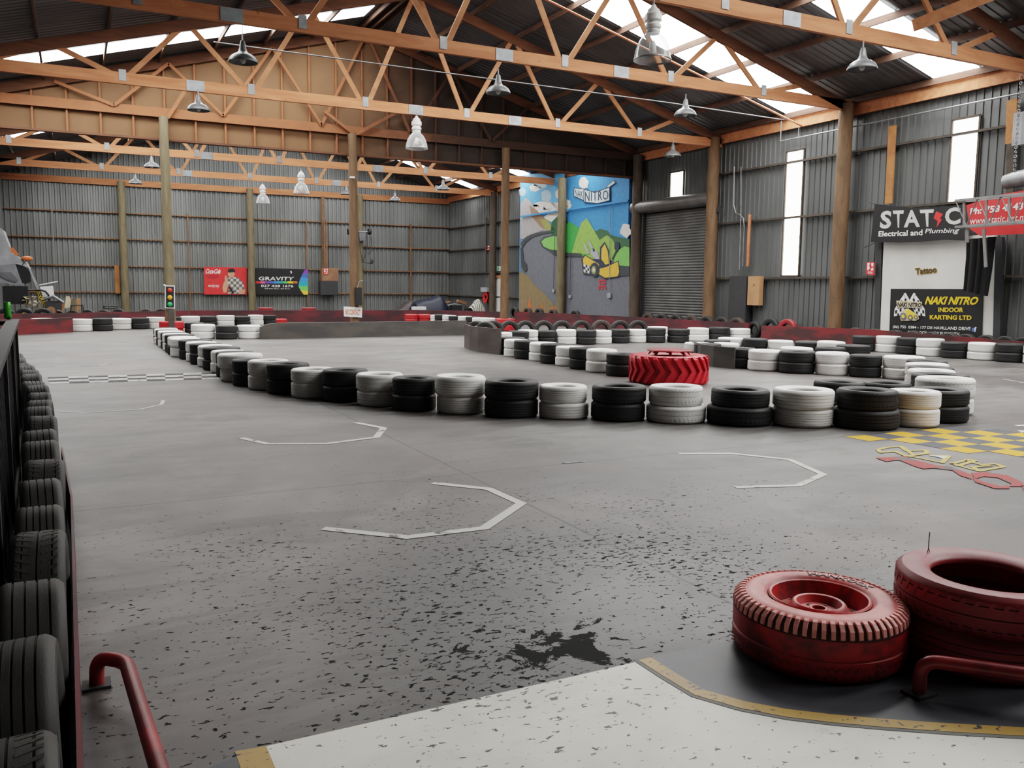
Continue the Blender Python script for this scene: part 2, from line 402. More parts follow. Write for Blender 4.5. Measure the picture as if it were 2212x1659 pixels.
# ------------------------------------------------------------------ lettering
_TX = {}
def text_mesh(body, bold=0.0, shear=0.0, space=1.0):
    k = (body, bold, shear, space)
    if k in _TX: return _TX[k]
    cu = bpy.data.curves.new('lettering', 'FONT'); cu.body = body; cu.size = 1; cu.offset = bold; cu.shear = shear
    cu.space_character = space; cu.resolution_u = 3; cu.fill_mode = 'FRONT'
    o = bpy.data.objects.new('lettering', cu); COL.objects.link(o)
    dg = bpy.context.evaluated_depsgraph_get(); dg.update()
    me = bpy.data.meshes.new_from_object(o.evaluated_get(dg))
    vs = [v.co.copy() for v in me.vertices]; fs = [tuple(p.vertices) for p in me.polygons]
    bpy.data.objects.remove(o); bpy.data.curves.remove(cu); bpy.data.meshes.remove(me)
    x0, x1 = min(v.x for v in vs), max(v.x for v in vs); y0, y1 = min(v.y for v in vs), max(v.y for v in vs)
    _TX[k] = ([((v.x - x0) / (x1 - x0), (v.y - y0) / (y1 - y0)) for v in vs], fs, (x1 - x0) / (y1 - y0))
    return _TX[k]
def put_text(mb, body, m, corner, bold=0.0, shear=0.0, space=1.0, warp=None):
    """fit lettering to four world corners tl, tr, br, bl"""
    uv, fs, _ = text_mesh(body, bold, shear, space)
    tl, tr, br, bl = corner; vs = []
    for u, v in uv:
        if warp: u, v = warp(u, v)
        vs.append((bl * (1 - u) + br * u) * (1 - v) + (tl * (1 - u) + tr * u) * v)
    mb.add(vs, fs, m)

class Wall:
    """pixels of the photograph read on a vertical plane; k lifts a layer off it"""
    def __init__(s, X=None, Y=None): s.X, s.Y = X, Y
    def p(s, x, y, k=0):
        e = 0.006 * k
        return at(x, y, X=s.X - e) if s.X is not None else at(x, y, Y=s.Y - e)
    def pts(s, l, k=0): return [s.p(x, y, k) for x, y in l]
    def n(s): return Vector((1, 0, 0)) if s.X is not None else Vector((0, 1, 0))
def zoomed(x0, y0, sc):
    return lambda l: [(x0 + a / sc, y0 + b / sc) for a, b in l]

# ------------------------------------------------------------------ camera
cam = bpy.data.cameras.new('camera'); co = bpy.data.objects.new('camera', cam); COL.objects.link(co)
cam.sensor_fit = 'HORIZONTAL'; cam.sensor_width = 36.0; cam.lens = FPX / 2212 * 36.0; cam.clip_start = 0.05; cam.clip_end = 200
mw = Matrix((R3, U3, -F2)).transposed().to_4x4(); mw.translation = EYE; co.matrix_world = mw
bpy.context.scene.camera = co

# ------------------------------------------------------------------ floor and its painted marks
fl = MB().box(((XL + XR) / 2, (YB + YF) / 2, -0.1), (XR - XL + 1.0, YB - YF + 1.0, 0.2), 'floor').build('floor'); tag(fl, kind='structure')
G = lambda x, y, z=0.0: at(x, y, Z=z)
def strokes(mb, pl, w, m, z):
    """painted ribbon along floor points"""
    P = [Vector((p[0], p[1], 0)) for p in pl]; n = len(P); L, R = [], []
    for i, p in enumerate(P):
        d0 = (P[i] - P[i - 1]).normalized() if i else (P[1] - P[0]).normalized()
        d1 = (P[i + 1] - P[i]).normalized() if i < n - 1 else d0
        t = (d0 + d1).normalized(); nn = Vector((-t.y, t.x, 0)); q = nn * (w / 2 / max(0.4, nn.dot(Vector((-d1.y, d1.x, 0)))))
        L.append(p + q); R.append(p - q)
    for i in range(n - 1):
        mb.poly([(a.x, a.y, z) for a in (R[i], R[i + 1], L[i + 1], L[i])], m)
def bars(mb, pl, w, m, z):
    for i, (p, q) in enumerate(zip(pl, pl[1:])):
        d = (q - p); d.z = 0; d.normalize(); n = Vector((-d.y, d.x, 0)) * (w / 2); a, b = p - d * w * .3, q + d * w * .3
        mb.poly([(v.x, v.y, z + .0002 * i) for v in (a - n, b - n, b + n, a + n)], m)
def mark(name, mb, label): tag(mb.build(name, fl), label)
BR = [([(122, 888.6), (182, 891.7), (301, 885), (349, 874), (353, 865)], 'white painted grid bracket beside the fence tyres', 'line', 0.05),
      ([(520, 946), (577, 959), (706, 958.5), (813, 945), (829, 925), (768, 913)], 'white painted grid bracket in front of the long tyre row', 'line', 0.075),
      ([(698, 1142), (880, 1161), (1046.5, 1141), (1126, 1088), (1056, 1056.5), (934.6, 1044)], 'large white painted grid bracket in the middle of the floor', 'line', 0.075),
      ([(1466, 980), (1580, 980), (1705, 993), (1778, 1025), (1725, 1049), (1588, 1053)], 'white painted grid bracket beside the yellow chequers', 'line', 0.065),
      ([(84, 791), (130, 793), (215, 790), (240, 783)], 'faded grid bracket beyond the chequered start line', 'line_faint', 0.06),
      ([(2166, 819), (2212, 827), (2260, 836)], 'white line beyond the hairpin', 'line_faint', 0.06),
      ([(2162, 795), (2212, 798), (2260, 801)], 'faint white line before the karting sign row', 'line_faint', 0.06),
      ([(2195, 920), (2230, 918)], 'short white line end beside the yellow chequers', 'line', 0.06),
      ([(2205, 930), (2240, 946)], 'white line corner beside the yellow chequers', 'line', 0.08),
      ([(1214, 1001), (1265, 997)], 'short faint dash on the slab joint', 'line_faint', 0.04)]
for pl, lab, m, w in BR:
    mb = MB(); strokes(mb, [G(*p) for p in pl], w, m, 0.003); mark('grid_marking', mb, lab)
# chequered start line
mb = MB(); a, b, c, d = G(103, 815), G(474, 804.5), G(474, 819), G(107, 829.6)
for i in range(9):
    for j in range(4):
        q = []
        for u, v in ((i, j), (i + 1, j), (i + 1, j + 1), (i, j + 1)):
            u /= 9; v /= 4; p = (a * (1 - u) + b * u) * (1 - v) + (d * (1 - u) + c * u) * v; q.append((p.x, p.y, 0.003))
        mb.poly(q[::-1], 'chk_dark' if (i + j) % 2 == 0 else 'chk_light')
mark('start_line_chequers', mb, 'black and pale chequered start line across the track')
# amber chequers by the hairpin corner
zz = lambda x, y: G(1740 + x / 4.254, 690 + y / 4.254)
A0 = zz(365, 1080); cu_ = (zz(945, 1028) - zz(770, 1040) + zz(960, 1082) - zz(790, 1100) + zz(1370, 1098) - zz(1200, 1118)) / 3
cv_ = (zz(1000, 1138) - zz(790, 1100) + zz(565, 1120) - zz(365, 1080)) / 2
cv_ = (zz(1450, 1160) - A0) / 3 * 0.5 + cv_ * 0.5 if False else cv_
Cq = zz(1275, 1190) - A0   # square (1,3)
cv_ = (Cq - cu_) / 3 * 0.6 + cv_ * 0.4
mb = MB()
for i in range(0, 9):
    for j in range(-1, 9):
        if i + 0.9 * j < 0 or (i > 4 and j < i - 5): continue
        if (i == 0 and j != 0) or (i == 1 and j > 3): continue
        if j == -1 or (i == 0 and j == 2): continue
        o = A0 + cu_ * i + cv_ * j
        q = [o, o + cv_, o + cu_ + cv_, o + cu_]
        mb.poly([(p.x, p.y, 0.003) for p in q], 'amber' if (i + j) % 2 == 0 else 'chk_slate')
mark('floor_chequers', mb, 'yellow and slate floor chequers beside the hairpin tyres')
# painted logo: outlined letters and a red swoosh
mb = MB()
for pl in ([(665, 1200), (735, 1182), (870, 1170), (930, 1212), (1110, 1205), (1115, 1235), (930, 1262), (820, 1215), (690, 1228), (665, 1200)],
           [(880, 1168), (930, 1205), (985, 1245)], [(930, 1262), (1030, 1270)],
           [(1150, 1255), (1320, 1258), (1255, 1320), (1010, 1270)], [(1255, 1320), (1300, 1262)],
           [(1340, 1330), (1500, 1290), (1560, 1300), (1400, 1350)], [(1480, 1300), (1620, 1340), (1740, 1330), (1820, 1358), (1590, 1398), (1540, 1360), (1700, 1350)], [(1350, 1330), (1550, 1385)]):
    bars(mb, [zz(*p) for p in pl], 0.045, 'amber_line', 0.005)
P3 = lambda l, z: [(q.x, q.y, z) for q in (zz(*p) for p in l)][::-1]
mb.poly(P3([(1150, 1255), (1315, 1258), (1270, 1283)], 0.0055), 'line')
for pl in ([(640, 1275), (800, 1270), (810, 1300), (745, 1312)], [(800, 1270), (900, 1262), (1060, 1310), (1200, 1345), (1340, 1360), (1350, 1392), (1180, 1372), (1080, 1378), (990, 1350), (870, 1300), (810, 1300)],
           [(1340, 1360), (1440, 1400), (1520, 1430), (1530, 1475), (1420, 1440), (1350, 1392)],
           [(1520, 1415), (1680, 1408), (1860, 1440), (1990, 1500), (2010, 1540), (1870, 1540), (1890, 1515), (1770, 1460), (1640, 1448), (1560, 1470)],
           [(1530, 1450), (1640, 1500), (1800, 1540), (1860, 1530), (1880, 1560), (1740, 1560), (1560, 1500)],
           [(1980, 1530), (2120, 1560), (2240, 1640), (2120, 1620), (2010, 1585)]):
    mb.poly(P3(pl, 0.006), 'red_floor')
mark('floor_logo', mb, 'worn yellow outlined letters and red swoosh painted on the floor')
# pit entrance: cream panel, yellow borders, slate paint outside
cur = [(1380, 1428), (1432, 1462), (1500, 1503), (1600, 1532), (1700, 1551), (1800, 1563), (1900, 1572), (2050, 1583), (2212, 1592), (2420, 1603)]
C0 = [G(*p) for p in cur]
def shift(P, d):
    o = []
    for i, p in enumerate(P):
        t = (P[min(i + 1, len(P) - 1)] - P[max(i - 1, 0)]).normalized(); o.append(p + Vector((-t.y, t.x, 0)) * d)
    return o
C1, C2, C3 = shift(C0, -0.012), shift(C0, 0.0), shift(C0, 0.062)
Ytop = 2.815
wl = 0.515
mb = MB(); mb.poly([(wl, 0.3, 0.002), (3.3, 0.3, 0.002)] + [(p.x, p.y, 0.002) for p in reversed(C0[1:])] + [(C0[0].x, Ytop, 0.002), (wl, Ytop, 0.002)], 'white_zone')
mark('pit_floor_panel', mb, 'cream painted pit entrance panel with dark chips')
mb = MB()
for i in range(len(C0) - 1):
    mb.poly([(p.x, p.y, 0.0045) for p in (C2[i], C2[i + 1], C3[i + 1], C3[i])], 'yellow_zone')
    mb.poly([(p.x, p.y, 0.0035) for p in (shift(C0, -0.02)[i], shift(C0, -0.02)[i + 1], C2[i + 1], C2[i])], 'grey_edge')
mark('pit_border_line', mb, 'curved yellow border line under the red tyres')
mb = MB(); mb.poly([(0.41, 0.3, 0.003), (wl, 0.3, 0.003), (wl, Ytop, 0.003), (0.415, Ytop + 0.01, 0.003)], 'yellow_zone'); mark('pit_border_line', mb, 'straight yellow border end by the bent red pipe')
mb = MB(); mb.poly([(0.12, 0.3, 0.002), (0.41, 0.3, 0.002), (0.415, Ytop - 0.02, 0.002), (0.15, Ytop - 0.12, 0.002)], 'blue_zone'); mark('slate_floor_paint', mb, 'slate painted patch beside the bent red pipe')
mb = MB(); mb.poly([(p.x, p.y, 0.0015) for p in C3] + [(4.6, 2.0, 0.0015), (4.0, 2.72, 0.0015), (C3[0].x + 0.02, Ytop + 0.02, 0.0015)], 'blue_zone'); mark('slate_floor_paint', mb, 'slate painted floor under the red tyres')

# ------------------------------------------------------------------ cladding, roof, walls
def corrug(mb, a, b, z0, z1, pitch, dep, m, nrm, prof=((0, 0), (0.38, 0), (0.5, 1), (0.88, 1), (1.0, 0))):
    """ribbed sheet standing from a to b (xy); z0/z1 numbers or functions of (x, y)"""
    a, b = Vector(a), Vector(b); L = (b - a).length; d = (b - a) / L; n = max(1, round(L / pitch)); vs, fs = [], []
    fz = lambda z, p: z(p) if callable(z) else z
    for i in range(n):
        for u, h in prof[:-1] if i < n - 1 else prof:
            q = a + d * (L * (i + u) / n); w = q + Vector(nrm) * (dep * h)
            vs += [(w.x, w.y, fz(z0, q)), (w.x, w.y, fz(z1, q))]
    fs = [(2 * i, 2 * i + 2, 2 * i + 3, 2 * i + 1) for i in range(len(vs) // 2 - 1)]
    mb.add(vs, fs, m)
zr = lambda p: zroof(p.x)
wb = MB(); corrug(wb, (XL, YB), (XR, YB), 0, zr, 0.235, 0.05, 'corr_back', (0, -1))
wb = wb.build('wall_back'); tag(wb, kind='structure')
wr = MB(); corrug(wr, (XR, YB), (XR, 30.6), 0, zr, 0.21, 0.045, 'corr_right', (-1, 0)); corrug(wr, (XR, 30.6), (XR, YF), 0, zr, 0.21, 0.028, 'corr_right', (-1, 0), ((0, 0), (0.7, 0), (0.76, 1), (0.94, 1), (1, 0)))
wr = wr.build('wall_right'); tag(wr, kind='structure')
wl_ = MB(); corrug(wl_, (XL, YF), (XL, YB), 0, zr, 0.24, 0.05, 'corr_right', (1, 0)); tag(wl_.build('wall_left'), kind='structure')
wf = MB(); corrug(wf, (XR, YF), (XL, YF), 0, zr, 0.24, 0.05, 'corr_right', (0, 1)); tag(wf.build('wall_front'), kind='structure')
# roof sheets on both slopes
cm = MB()
for sx in (-1, 1):
    xe = XR + 0.4 if sx > 0 else XL - 0.2
    n = int((YB - YF) / 0.23); vs, fs = [], []
    for i in range(n + 1):
        y = YF + (YB - YF) * i / n
        for dy, dz in ((0, 0), (0.09, 0), (0.115, 0.022), (0.205, 0.022)):
            vs += [(XRIDGE, y + dy, ZRIDGE + dz), (xe, y + dy, zroof(xe) + dz)]
    fs = [((2 * i, 2 * i + 1, 2 * i + 3, 2 * i + 2) if sx > 0 else (2 * i, 2 * i + 2, 2 * i + 3, 2 * i + 1)) for i in range(len(vs) // 2 - 1)]
    cm.add(vs, fs, 'roof')
ceil = cm.build('ceiling'); tag(ceil, kind='structure')
for sx in (-1, 1):
    for k in range(8):
        x = XRIDGE + sx * (0.25 + k * 1.5)
        if x < XL + 0.1 or x > XR - 0.05: continue
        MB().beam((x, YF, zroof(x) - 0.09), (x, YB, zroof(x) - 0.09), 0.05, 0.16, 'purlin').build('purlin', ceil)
SKY = [(1, 18.45, 20.15), (1, 13.85, 15.1), (1, 8.2, 9.4), (1, 2.0, 3.4), (1, -3.0, -1.8), (-1, 25.35, 26.45), (-1, 18.6, 20.0),  # strips out of view overhead and behind the camera are added for light
       (1, 30.7, 31.7), (1, 36.6, 37.6), (1, 42.6, 43.4), (-1, 31.4, 32.6), (-1, 36.9, 37.9), (-1, 42.6, 43.5)]
for sx, y0, y1 in SKY:
    xa, xb = XRIDGE + sx * 0.5, (XR - 0.05 if sx > 0 else XL + 0.3)
    mb = MB(); mb.poly([(xa, y0, zroof(xa) - 0.012), (xa, y1, zroof(xa) - 0.012), (xb, y1, zroof(xb) - 0.012), (xb, y0, zroof(xb) - 0.012)][::(1 if sx > 0 else -1)], 'sky')
    tag(mb.build('skylight', ceil), 'bright translucent skylight sheet')
# ridge board and eaves beams
mb = MB().beam((XRIDGE, YF, ZRIDGE - 0.15), (XRIDGE, YB, ZRIDGE - 0.15), 0.05, 0.25, 'purlin').build('ridge_board', ceil)
eb = MB().beam((XR - 0.12, YF, 6.58), (XR - 0.12, YB, 6.58), 0.09, 0.34, 'timber').build('trim_1'); tag(eb, kind='structure')

# girts and studs on the back wall
gy = [1.12, 2.40, 3.72, 4.98]
for i, z in enumerate(gy): MB().box(((XL + XR) / 2, YB - 0.11, z), (XR - XL, 0.10, 0.05), 'girt').build('girt', wb)
MB().box(((XL + XR) / 2, YB - 0.14, 6.45), (XR - XL, 0.08, 0.30), 'timber').build('top_plate', wb)
WBk = Wall(Y=YB - 0.18)
def stud(x0, y0, x1, y1, w, m, parent, wall):
    a, b = wall.p(x0, y0), wall.p(x1, y1); MB().beam((a.x, a.y, a.z), (a.x if wall.Y else b.x, b.y if wall.X else a.y, b.z), w, 0.05, m, up=wall.n()).build('stud', parent)
for x0, y0, x1, y1, w, m in ((112, 448, 121, 568, 0.05, 'corr_back'), (405, 461, 412, 690, 0.05, 'girt'), (662, 474, 667, 690, 0.07, 'girt'), (697, 424, 703, 580, 0.17, 'girt'), (887, 484, 890, 690, 0.08, 'girt'), (252, 573, 253, 634, 0.22, 'plank'), (980, 588, 982, 636, 0.14, 'plank')):
    stud(x0, y0, x1, y1, w, m, wb, WBk)
# girts on the side wall
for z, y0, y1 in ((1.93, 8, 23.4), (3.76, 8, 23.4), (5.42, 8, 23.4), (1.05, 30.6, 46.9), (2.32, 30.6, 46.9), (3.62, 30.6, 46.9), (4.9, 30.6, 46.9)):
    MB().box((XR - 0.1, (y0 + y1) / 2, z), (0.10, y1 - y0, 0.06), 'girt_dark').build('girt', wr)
WR = Wall(X=XR - 0.17)
for x0, y0, x1, y1, w, m in ((1928, 272, 1920, 440, 0.22, 'plank'), (2187, 215, 2184, 310, 0.25, 'plank'), (2184, 310, 2182, 440, 0.18, 'girt_dark'), (1050, 470, 1050, 590, 0.09, 'girt_dark')):
    stud(x0, y0, x1, y1, w, m, wr, WR)

# plywood gable that closes the upper part of the middle frame
YP = 27.9
gb = MB(); zc, zb_ = 6.43, 5.78
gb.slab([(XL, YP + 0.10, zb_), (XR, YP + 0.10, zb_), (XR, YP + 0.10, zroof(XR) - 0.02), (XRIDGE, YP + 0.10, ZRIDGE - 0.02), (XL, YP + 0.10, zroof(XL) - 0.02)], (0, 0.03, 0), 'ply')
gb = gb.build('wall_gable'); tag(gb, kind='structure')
k = 0; x = XL + 0.3
while x < XR:
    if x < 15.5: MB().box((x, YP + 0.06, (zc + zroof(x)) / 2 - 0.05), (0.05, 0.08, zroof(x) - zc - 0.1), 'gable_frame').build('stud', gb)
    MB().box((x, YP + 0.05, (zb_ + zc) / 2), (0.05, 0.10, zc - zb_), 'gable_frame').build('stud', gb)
    x += 0.86
MB().box(((XL + XR) / 2, YP, zb_), (XR - XL, 0.22, 0.06), 'timber_dark').build('bottom_rail', gb)
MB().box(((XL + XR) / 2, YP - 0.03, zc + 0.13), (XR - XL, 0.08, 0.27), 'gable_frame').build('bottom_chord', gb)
MB().beam((XL, YP - 0.02, zroof(XL) - 0.2), (XRIDGE, YP - 0.02, ZRIDGE - 0.2), 0.07, 0.28, 'timber_dark').build('rafter', gb)
MB().beam((XR, YP - 0.02, zroof(XR) - 0.2), (XRIDGE, YP - 0.02, ZRIDGE - 0.2), 0.07, 0.28, 'timber_dark').build('rafter', gb)
for xn in (1.25, 4.25, 7.25, 10.25, 13.25):
    for xt in (xn - 1.5, xn + 1.5):
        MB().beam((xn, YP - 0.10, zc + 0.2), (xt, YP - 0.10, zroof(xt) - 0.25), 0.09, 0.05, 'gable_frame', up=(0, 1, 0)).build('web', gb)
# knee braces from the poles
for a, b in (((362, 255), (400, 195)), ((768, 290), (862, 240)), ((768, 292), (700, 240))):
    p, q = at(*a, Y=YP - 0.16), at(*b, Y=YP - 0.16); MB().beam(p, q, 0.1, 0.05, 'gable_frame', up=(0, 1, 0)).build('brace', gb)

# ------------------------------------------------------------------ timber trusses
def truss(Y, zb, label, x0=XL + 0.05, x1=XR - 0.1, deep=0.27, mats=('timber', 'timber_web', 'timber_dark')):
    t = thing('roof_truss', label, 'roof truss', 'timber roof trusses'); t.location = (XRIDGE, Y, zb)
    def part(name, mb):
        o = mb.build(name); o.parent = t; o.matrix_parent_inverse = Matrix.Translation((-XRIDGE, -Y, -zb)); return o
    zc = zb + deep / 2
    part('bottom_chord', MB().box(((x0 + x1) / 2, Y, zc), (x1 - x0, 0.09, deep), mats[0]))
    for xe in (x0, x1):
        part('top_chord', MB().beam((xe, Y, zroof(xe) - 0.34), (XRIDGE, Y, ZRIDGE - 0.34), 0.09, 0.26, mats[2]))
    for xn in (-1.75, 1.25, 4.25, 7.25, 10.25, 13.25, 16.25):
        for xt in (xn - 1.5, xn + 1.5):
            if xt < XL: continue
            part('web', MB().beam((xn + (0.09 if xt > xn else -0.09), Y, zb + deep * 0.6), (xt - (0.06 if xt > xn else -0.06), Y, zroof(xt) - 0.35), 0.05, 0.12, mats[1], up=(1, 0, 0)))
        part('gusset_plate', MB().box((xn, Y - 0.052, zb + deep * 0.75), (0.16, 0.012, 0.26), 'plate'))
    for xs in ((2.9, 8.7, 11.8) if Y < 30 else (4.6, 11.2)):
        part('splice_plate', MB().box((xs, Y - 0.052, zb + deep * 0.5), (0.42, 0.012, deep * 0.95), 'plate'))
    return t
truss(12.2, 6.30, 'timber roof truss crossing above the karting and plumbing signs')
truss(17.67, 6.52, 'orange timber roof truss straight across the hall, ending at the pole by the tall windows')
truss(23.2, 6.30, 'orange timber roof truss behind the long grey pipe, ending beside the roller door')
truss(34.2, 6.15, 'low timber roof truss first behind the plywood gable')
truss(40.4, 6.20, 'low timber roof truss between plywood gable and back wall')
truss(6.4, 6.40, 'timber roof truss above the first floor bracket, overhead')
# diagonal timber stays running from the truss line to the near rafters
for a, b, lab in (((1975, 55), (2212, -40), 'pale timber brace rising beside the upper skylight'),):
    p, q = at(*a, Y=12.0), at(*b, Y=9.8)
    tag(MB().beam(p, q, 0.10, 0.22, 'timber_web', up=(0, 1, 0)).build('timber_brace'), lab, 'brace')

# ------------------------------------------------------------------ timber poles
def pole(x, y, r0, r1, h, mat, label):
    n = 15; rnd = random.Random(int(x * 97 + y * 31)); pts, rr = [], []
    for i in range(n):
        z = h * i / (n - 1); pts.append((rnd.uniform(-.012, .012), rnd.uniform(-.012, .012), z)); rr.append((r0 + (r1 - r0) * i / (n - 1)) * rnd.uniform(0.97, 1.04))
    o = MB().tube(pts, rr, mat, 16).build('timber_pole', None, 50); o.location = (x, y, 0)
    return tag(o, label, 'pole', 'round timber poles')
def pole_px(px, Y, *a): return pole(at(px, 620, Y=Y).x, Y, *a)
pole_px(366, YP - 0.30, 0.15, 0.13, 6.4, 'pole_green', 'weathered timber pole standing behind the traffic light')
pole_px(765, YP - 0.30, 0.15, 0.14, 6.4, 'pole', 'timber pole carrying the no contact sign')
pole_px(1090, YP - 0.30, 0.145, 0.14, 6.4, 'pole', 'timber pole ringed by a red tyre before the mural corner')
pole(XR - 0.40, YP - 0.30, 0.22, 0.19, 6.6, 'pole_dark', 'dark timber pole between mural and roller door')
pole(XR - 0.42, 23.2, 0.21, 0.19, 6.6, 'pole', 'timber pole between roller door and first tall window')
pole(XR - 0.42, 17.67, 0.21, 0.20, 6.7, 'pole', 'timber pole beside the black plumbing banner')
pole(XR - .58, at(1211, 620, X=XR - .58).y, 0.19, 0.18, 6.3, 'pole_green', 'timber pole standing in front of the painted mural')
pole(XR - 0.36, 40.4, 0.17, 0.16, 6.4, 'pole_dark', 'timber pole against the side wall beyond the mural')
pole_px(270, YB - 0.42, 0.19, 0.17, 6.5, 'pole_green', 'timber back wall pole beside the orange plank')
pole_px(544, YB - 0.42, 0.19, 0.17, 6.5, 'pole_green', 'timber back wall pole between the two posters')
pole_px(779, YB - 0.42, 0.17, 0.16, 6.5, 'pole_green', 'timber back wall pole holding the hung kart')
pole_px(995, YB - 0.42, 0.20, 0.18, 6.5, 'pole_dark', 'dark timber pole in the back corner')

# ------------------------------------------------------------------ windows and roller door
def window(n, quad, bar=None):
    a = [WR.p(*p, -5) for p in quad]
    y0 = (a[0].y + a[3].y) / 2; y1 = (a[1].y + a[2].y) / 2; z1 = max(a[0].z, a[1].z) * .5 + min(a[0].z, a[1].z) * .5; z0 = (a[2].z + a[3].z) / 2
    X = XR - 0.06
    mb = MB(); mb.poly([(X, y0, z0), (X, y1, z0), (X, y1, z1), (X, y0, z1)][::-1], 'win')
    w = mb.build('window_%d' % n); tag(w, kind='structure')
    f = MB()
    for s0, s1 in (((y0, z0), (y0, z1)), ((y1, z0), (y1, z1)), ((y0, z1), (y1, z1)), ((y0, z0), (y1, z0))):
        f.beam((X - 0.02, s0[0], s0[1]), (X - 0.02, s1[0], s1[1]), 0.05, 0.05, 'girt_dark', up=(1, 0, 0))
    f.build('frame', w)
    return w
window(1, [(1445, 374), (1474, 367), (1474, 431), (1444, 434)])
window(2, [(1697, 327), (1735, 322), (1722, 595), (1684, 597)])
window(3, [(2052, 258), (2113, 250), (2103, 437), (2044, 442)])
# roller door
d0, d1, d2, d3 = WR.p(1393, 462), WR.p(1542, 440), WR.p(1536, 700), WR.p(1393, 690)
dy0, dy1 = d0.y, 23.62
mb = MB(); prof = []
z = 0.0
while z < 4.4: prof += [(0, z), (0.03, z + 0.03), (0.03, z + 0.06), (0, z + 0.09)]; z += 0.1
vs = []
for o_, z in prof: vs += [(XR - 0.12 - o_, dy0, z), (XR - 0.12 - o_, dy1, z)]
mb.add(vs, [(2 * i, 2 * i + 1, 2 * i + 3, 2 * i + 2) for i in range(len(prof) - 1)], M('roller_slats', (0.13, 0.13, 0.125), (0.10, 0.10, 0.098), 0.45, 0.3, 1.5, None, 'Position'))
dr = mb.build('door_1'); tag(dr, 'grey slatted roller door', kind='structure')
MB().tube([(XR - 0.34, dy0 + 0.45, 4.62), (XR - 0.34, dy1 - 0.3, 4.62)], 0.24, M('roller_drum', (0.13, 0.125, 0.12), (0.1, 0.095, 0.09), 0.4, 0.3), 20).build('roller_drum', dr, 40)
for y in (dy0, dy1): MB().box((XR - 0.15, y, 2.2), (0.14, 0.10, 4.4), 'charcoal').build('door_guide', dr)
mb = MB()
for i in range(5): mb.box((XR - 0.3, dy1 - 0.25 - 0.1 * i, 4.55 - 0.09 * i), (0.2, 0.1, 0.12), 'charcoal')
mb.build('chain_drive', dr)

# ------------------------------------------------------------------ mural
WM = Wall(X=XR - 0.32)
zm = zoomed(840, 360, 3.95)
mur = MB()
CM = {k: FLAT('mural_' + k, c, 0.7) for k, c in dict(sky=(0.05, 0.22, 0.50), sky2=(0.10, 0.33, 0.62), cloud=(0.62, 0.60, 0.55), cloud2=(0.36, 0.50, 0.58), rock=(0.33, 0.31, 0.31), rock2=(0.24, 0.155, 0.10), road=(0.125, 0.13, 0.15), edge=(0.045, 0.05, 0.055), dgreen=(0.02, 0.085, 0.035), green=(0.05, 0.28, 0.06), lgreen=(0.22, 0.38, 0.08), lgreen2=(0.17, 0.42, 0.10), hill=(0.04, 0.10, 0.05), straw=(0.20, 0.15, 0.075), flame=(0.55, 0.12, 0.04), ribbon=(0.50, 0.62, 0.66), ink=(0.03, 0.04, 0.06), kart=(0.62, 0.38, 0.06), pipe=(0.33, 0.35, 0.38), red=(0.5, 0.04, 0.05), olive=(0.26, 0.26, 0.08)).items()}
def mp(l, m, k): mur.poly(WM.pts(zm(l), k), CM[m])
def blob(cx, cy, rx, ry, m, k, n=18, wob=0.12, seed=1):
    r = random.Random(seed); mp([(cx + rx * cos(-2 * pi * i / n) * (1 + r.uniform(-wob, wob)), cy + ry * sin(-2 * pi * i / n) * (1 + r.uniform(-wob, wob))) for i in range(n)], m, k)
# base wall down to the floor
q = WM.p(*zm([(1122, 100)])[0]); q2 = WM.p(*zm([(2052, 100)])[0])
mur.slab([(WM.X, q.y, 0), (WM.X, q2.y, 0), (WM.X, q2.y, 6.35), (WM.X, q.y, 6.35)], (0.12, 0, 0), CM['sky'])
mp([(1122, 330), (1122, 60), (1500, 60), (1500, 330)], 'sky2', 1)
for i, (a, b, c, d) in enumerate(((1330, 345, 110, 50), (1420, 360, 110, 60), (1520, 330, 36, 50), (1250, 360, 40, 40), (1420, 430, 90, 40))): blob(a, b, c, d, 'cloud', 2, 16, 0.16, i)
for i, (a, b, c, d) in enumerate(((1345, 250, 45, 55), (1250, 180, 50, 30), (1290, 165, 60, 25), (1660, 140, 45, 50), (1140, 215, 30, 35), (1450, 230, 30, 40))): blob(a, b, c, d, 'cloud' if i % 2 else 'cloud2', 2, 16, 0.16, i + 9)
mp([(1122, 420), (1122, 320), (1160, 265), (1195, 280), (1260, 370), (1330, 440), (1420, 560), (1122, 620)][::-1], 'rock', 3)
mp([(1200, 330), (1260, 370), (1330, 440), (1430, 550), (1400, 560), (1300, 520), (1215, 420)][::-1], 'rock2', 4)
mp([(1290, 450), (1350, 450), (1420, 545), (1340, 545)][::-1], 'olive', 5)
mp([(1122, 900), (1122, 640), (1180, 590), (1300, 545), (1440, 540), (1460, 720), (1600, 760), (2052, 760), (2052, 1500), (1122, 1500)][::-1], 'road', 4)
mp([(1380, 545), (1390, 470), (1450, 410), (1510, 420), (1530, 480), (1570, 560), (1560, 760), (1440, 760)][::-1], 'dgreen', 5)
mp([(1500, 720), (1500, 500), (1545, 470), (1620, 520), (1700, 640), (1700, 770), (1500, 740)][::-1], 'green', 6)
mp([(1740, 640), (1745, 560), (1800, 530), (1860, 545), (1900, 585), (2052, 620), (2052, 720), (1740, 720)][::-1], 'hill', 5)
mp([(1560, 740), (1600, 600), (1640, 480), (1690, 440), (1720, 490), (1790, 610), (1850, 760)][::-1], 'lgreen', 7)
mp([(1690, 760), (1760, 650), (1860, 585), (1910, 620), (1950, 720), (1930, 800), (1720, 800)][::-1], 'lgreen', 8)
mp([(1920, 800), (1960, 710), (2010, 680), (2052, 690), (2052, 850), (1930, 840)][::-1], 'lgreen2', 9)
mp([(1930, 850), (2052, 850), (2052, 930), (1930, 940)][::-1], 'edge', 9)
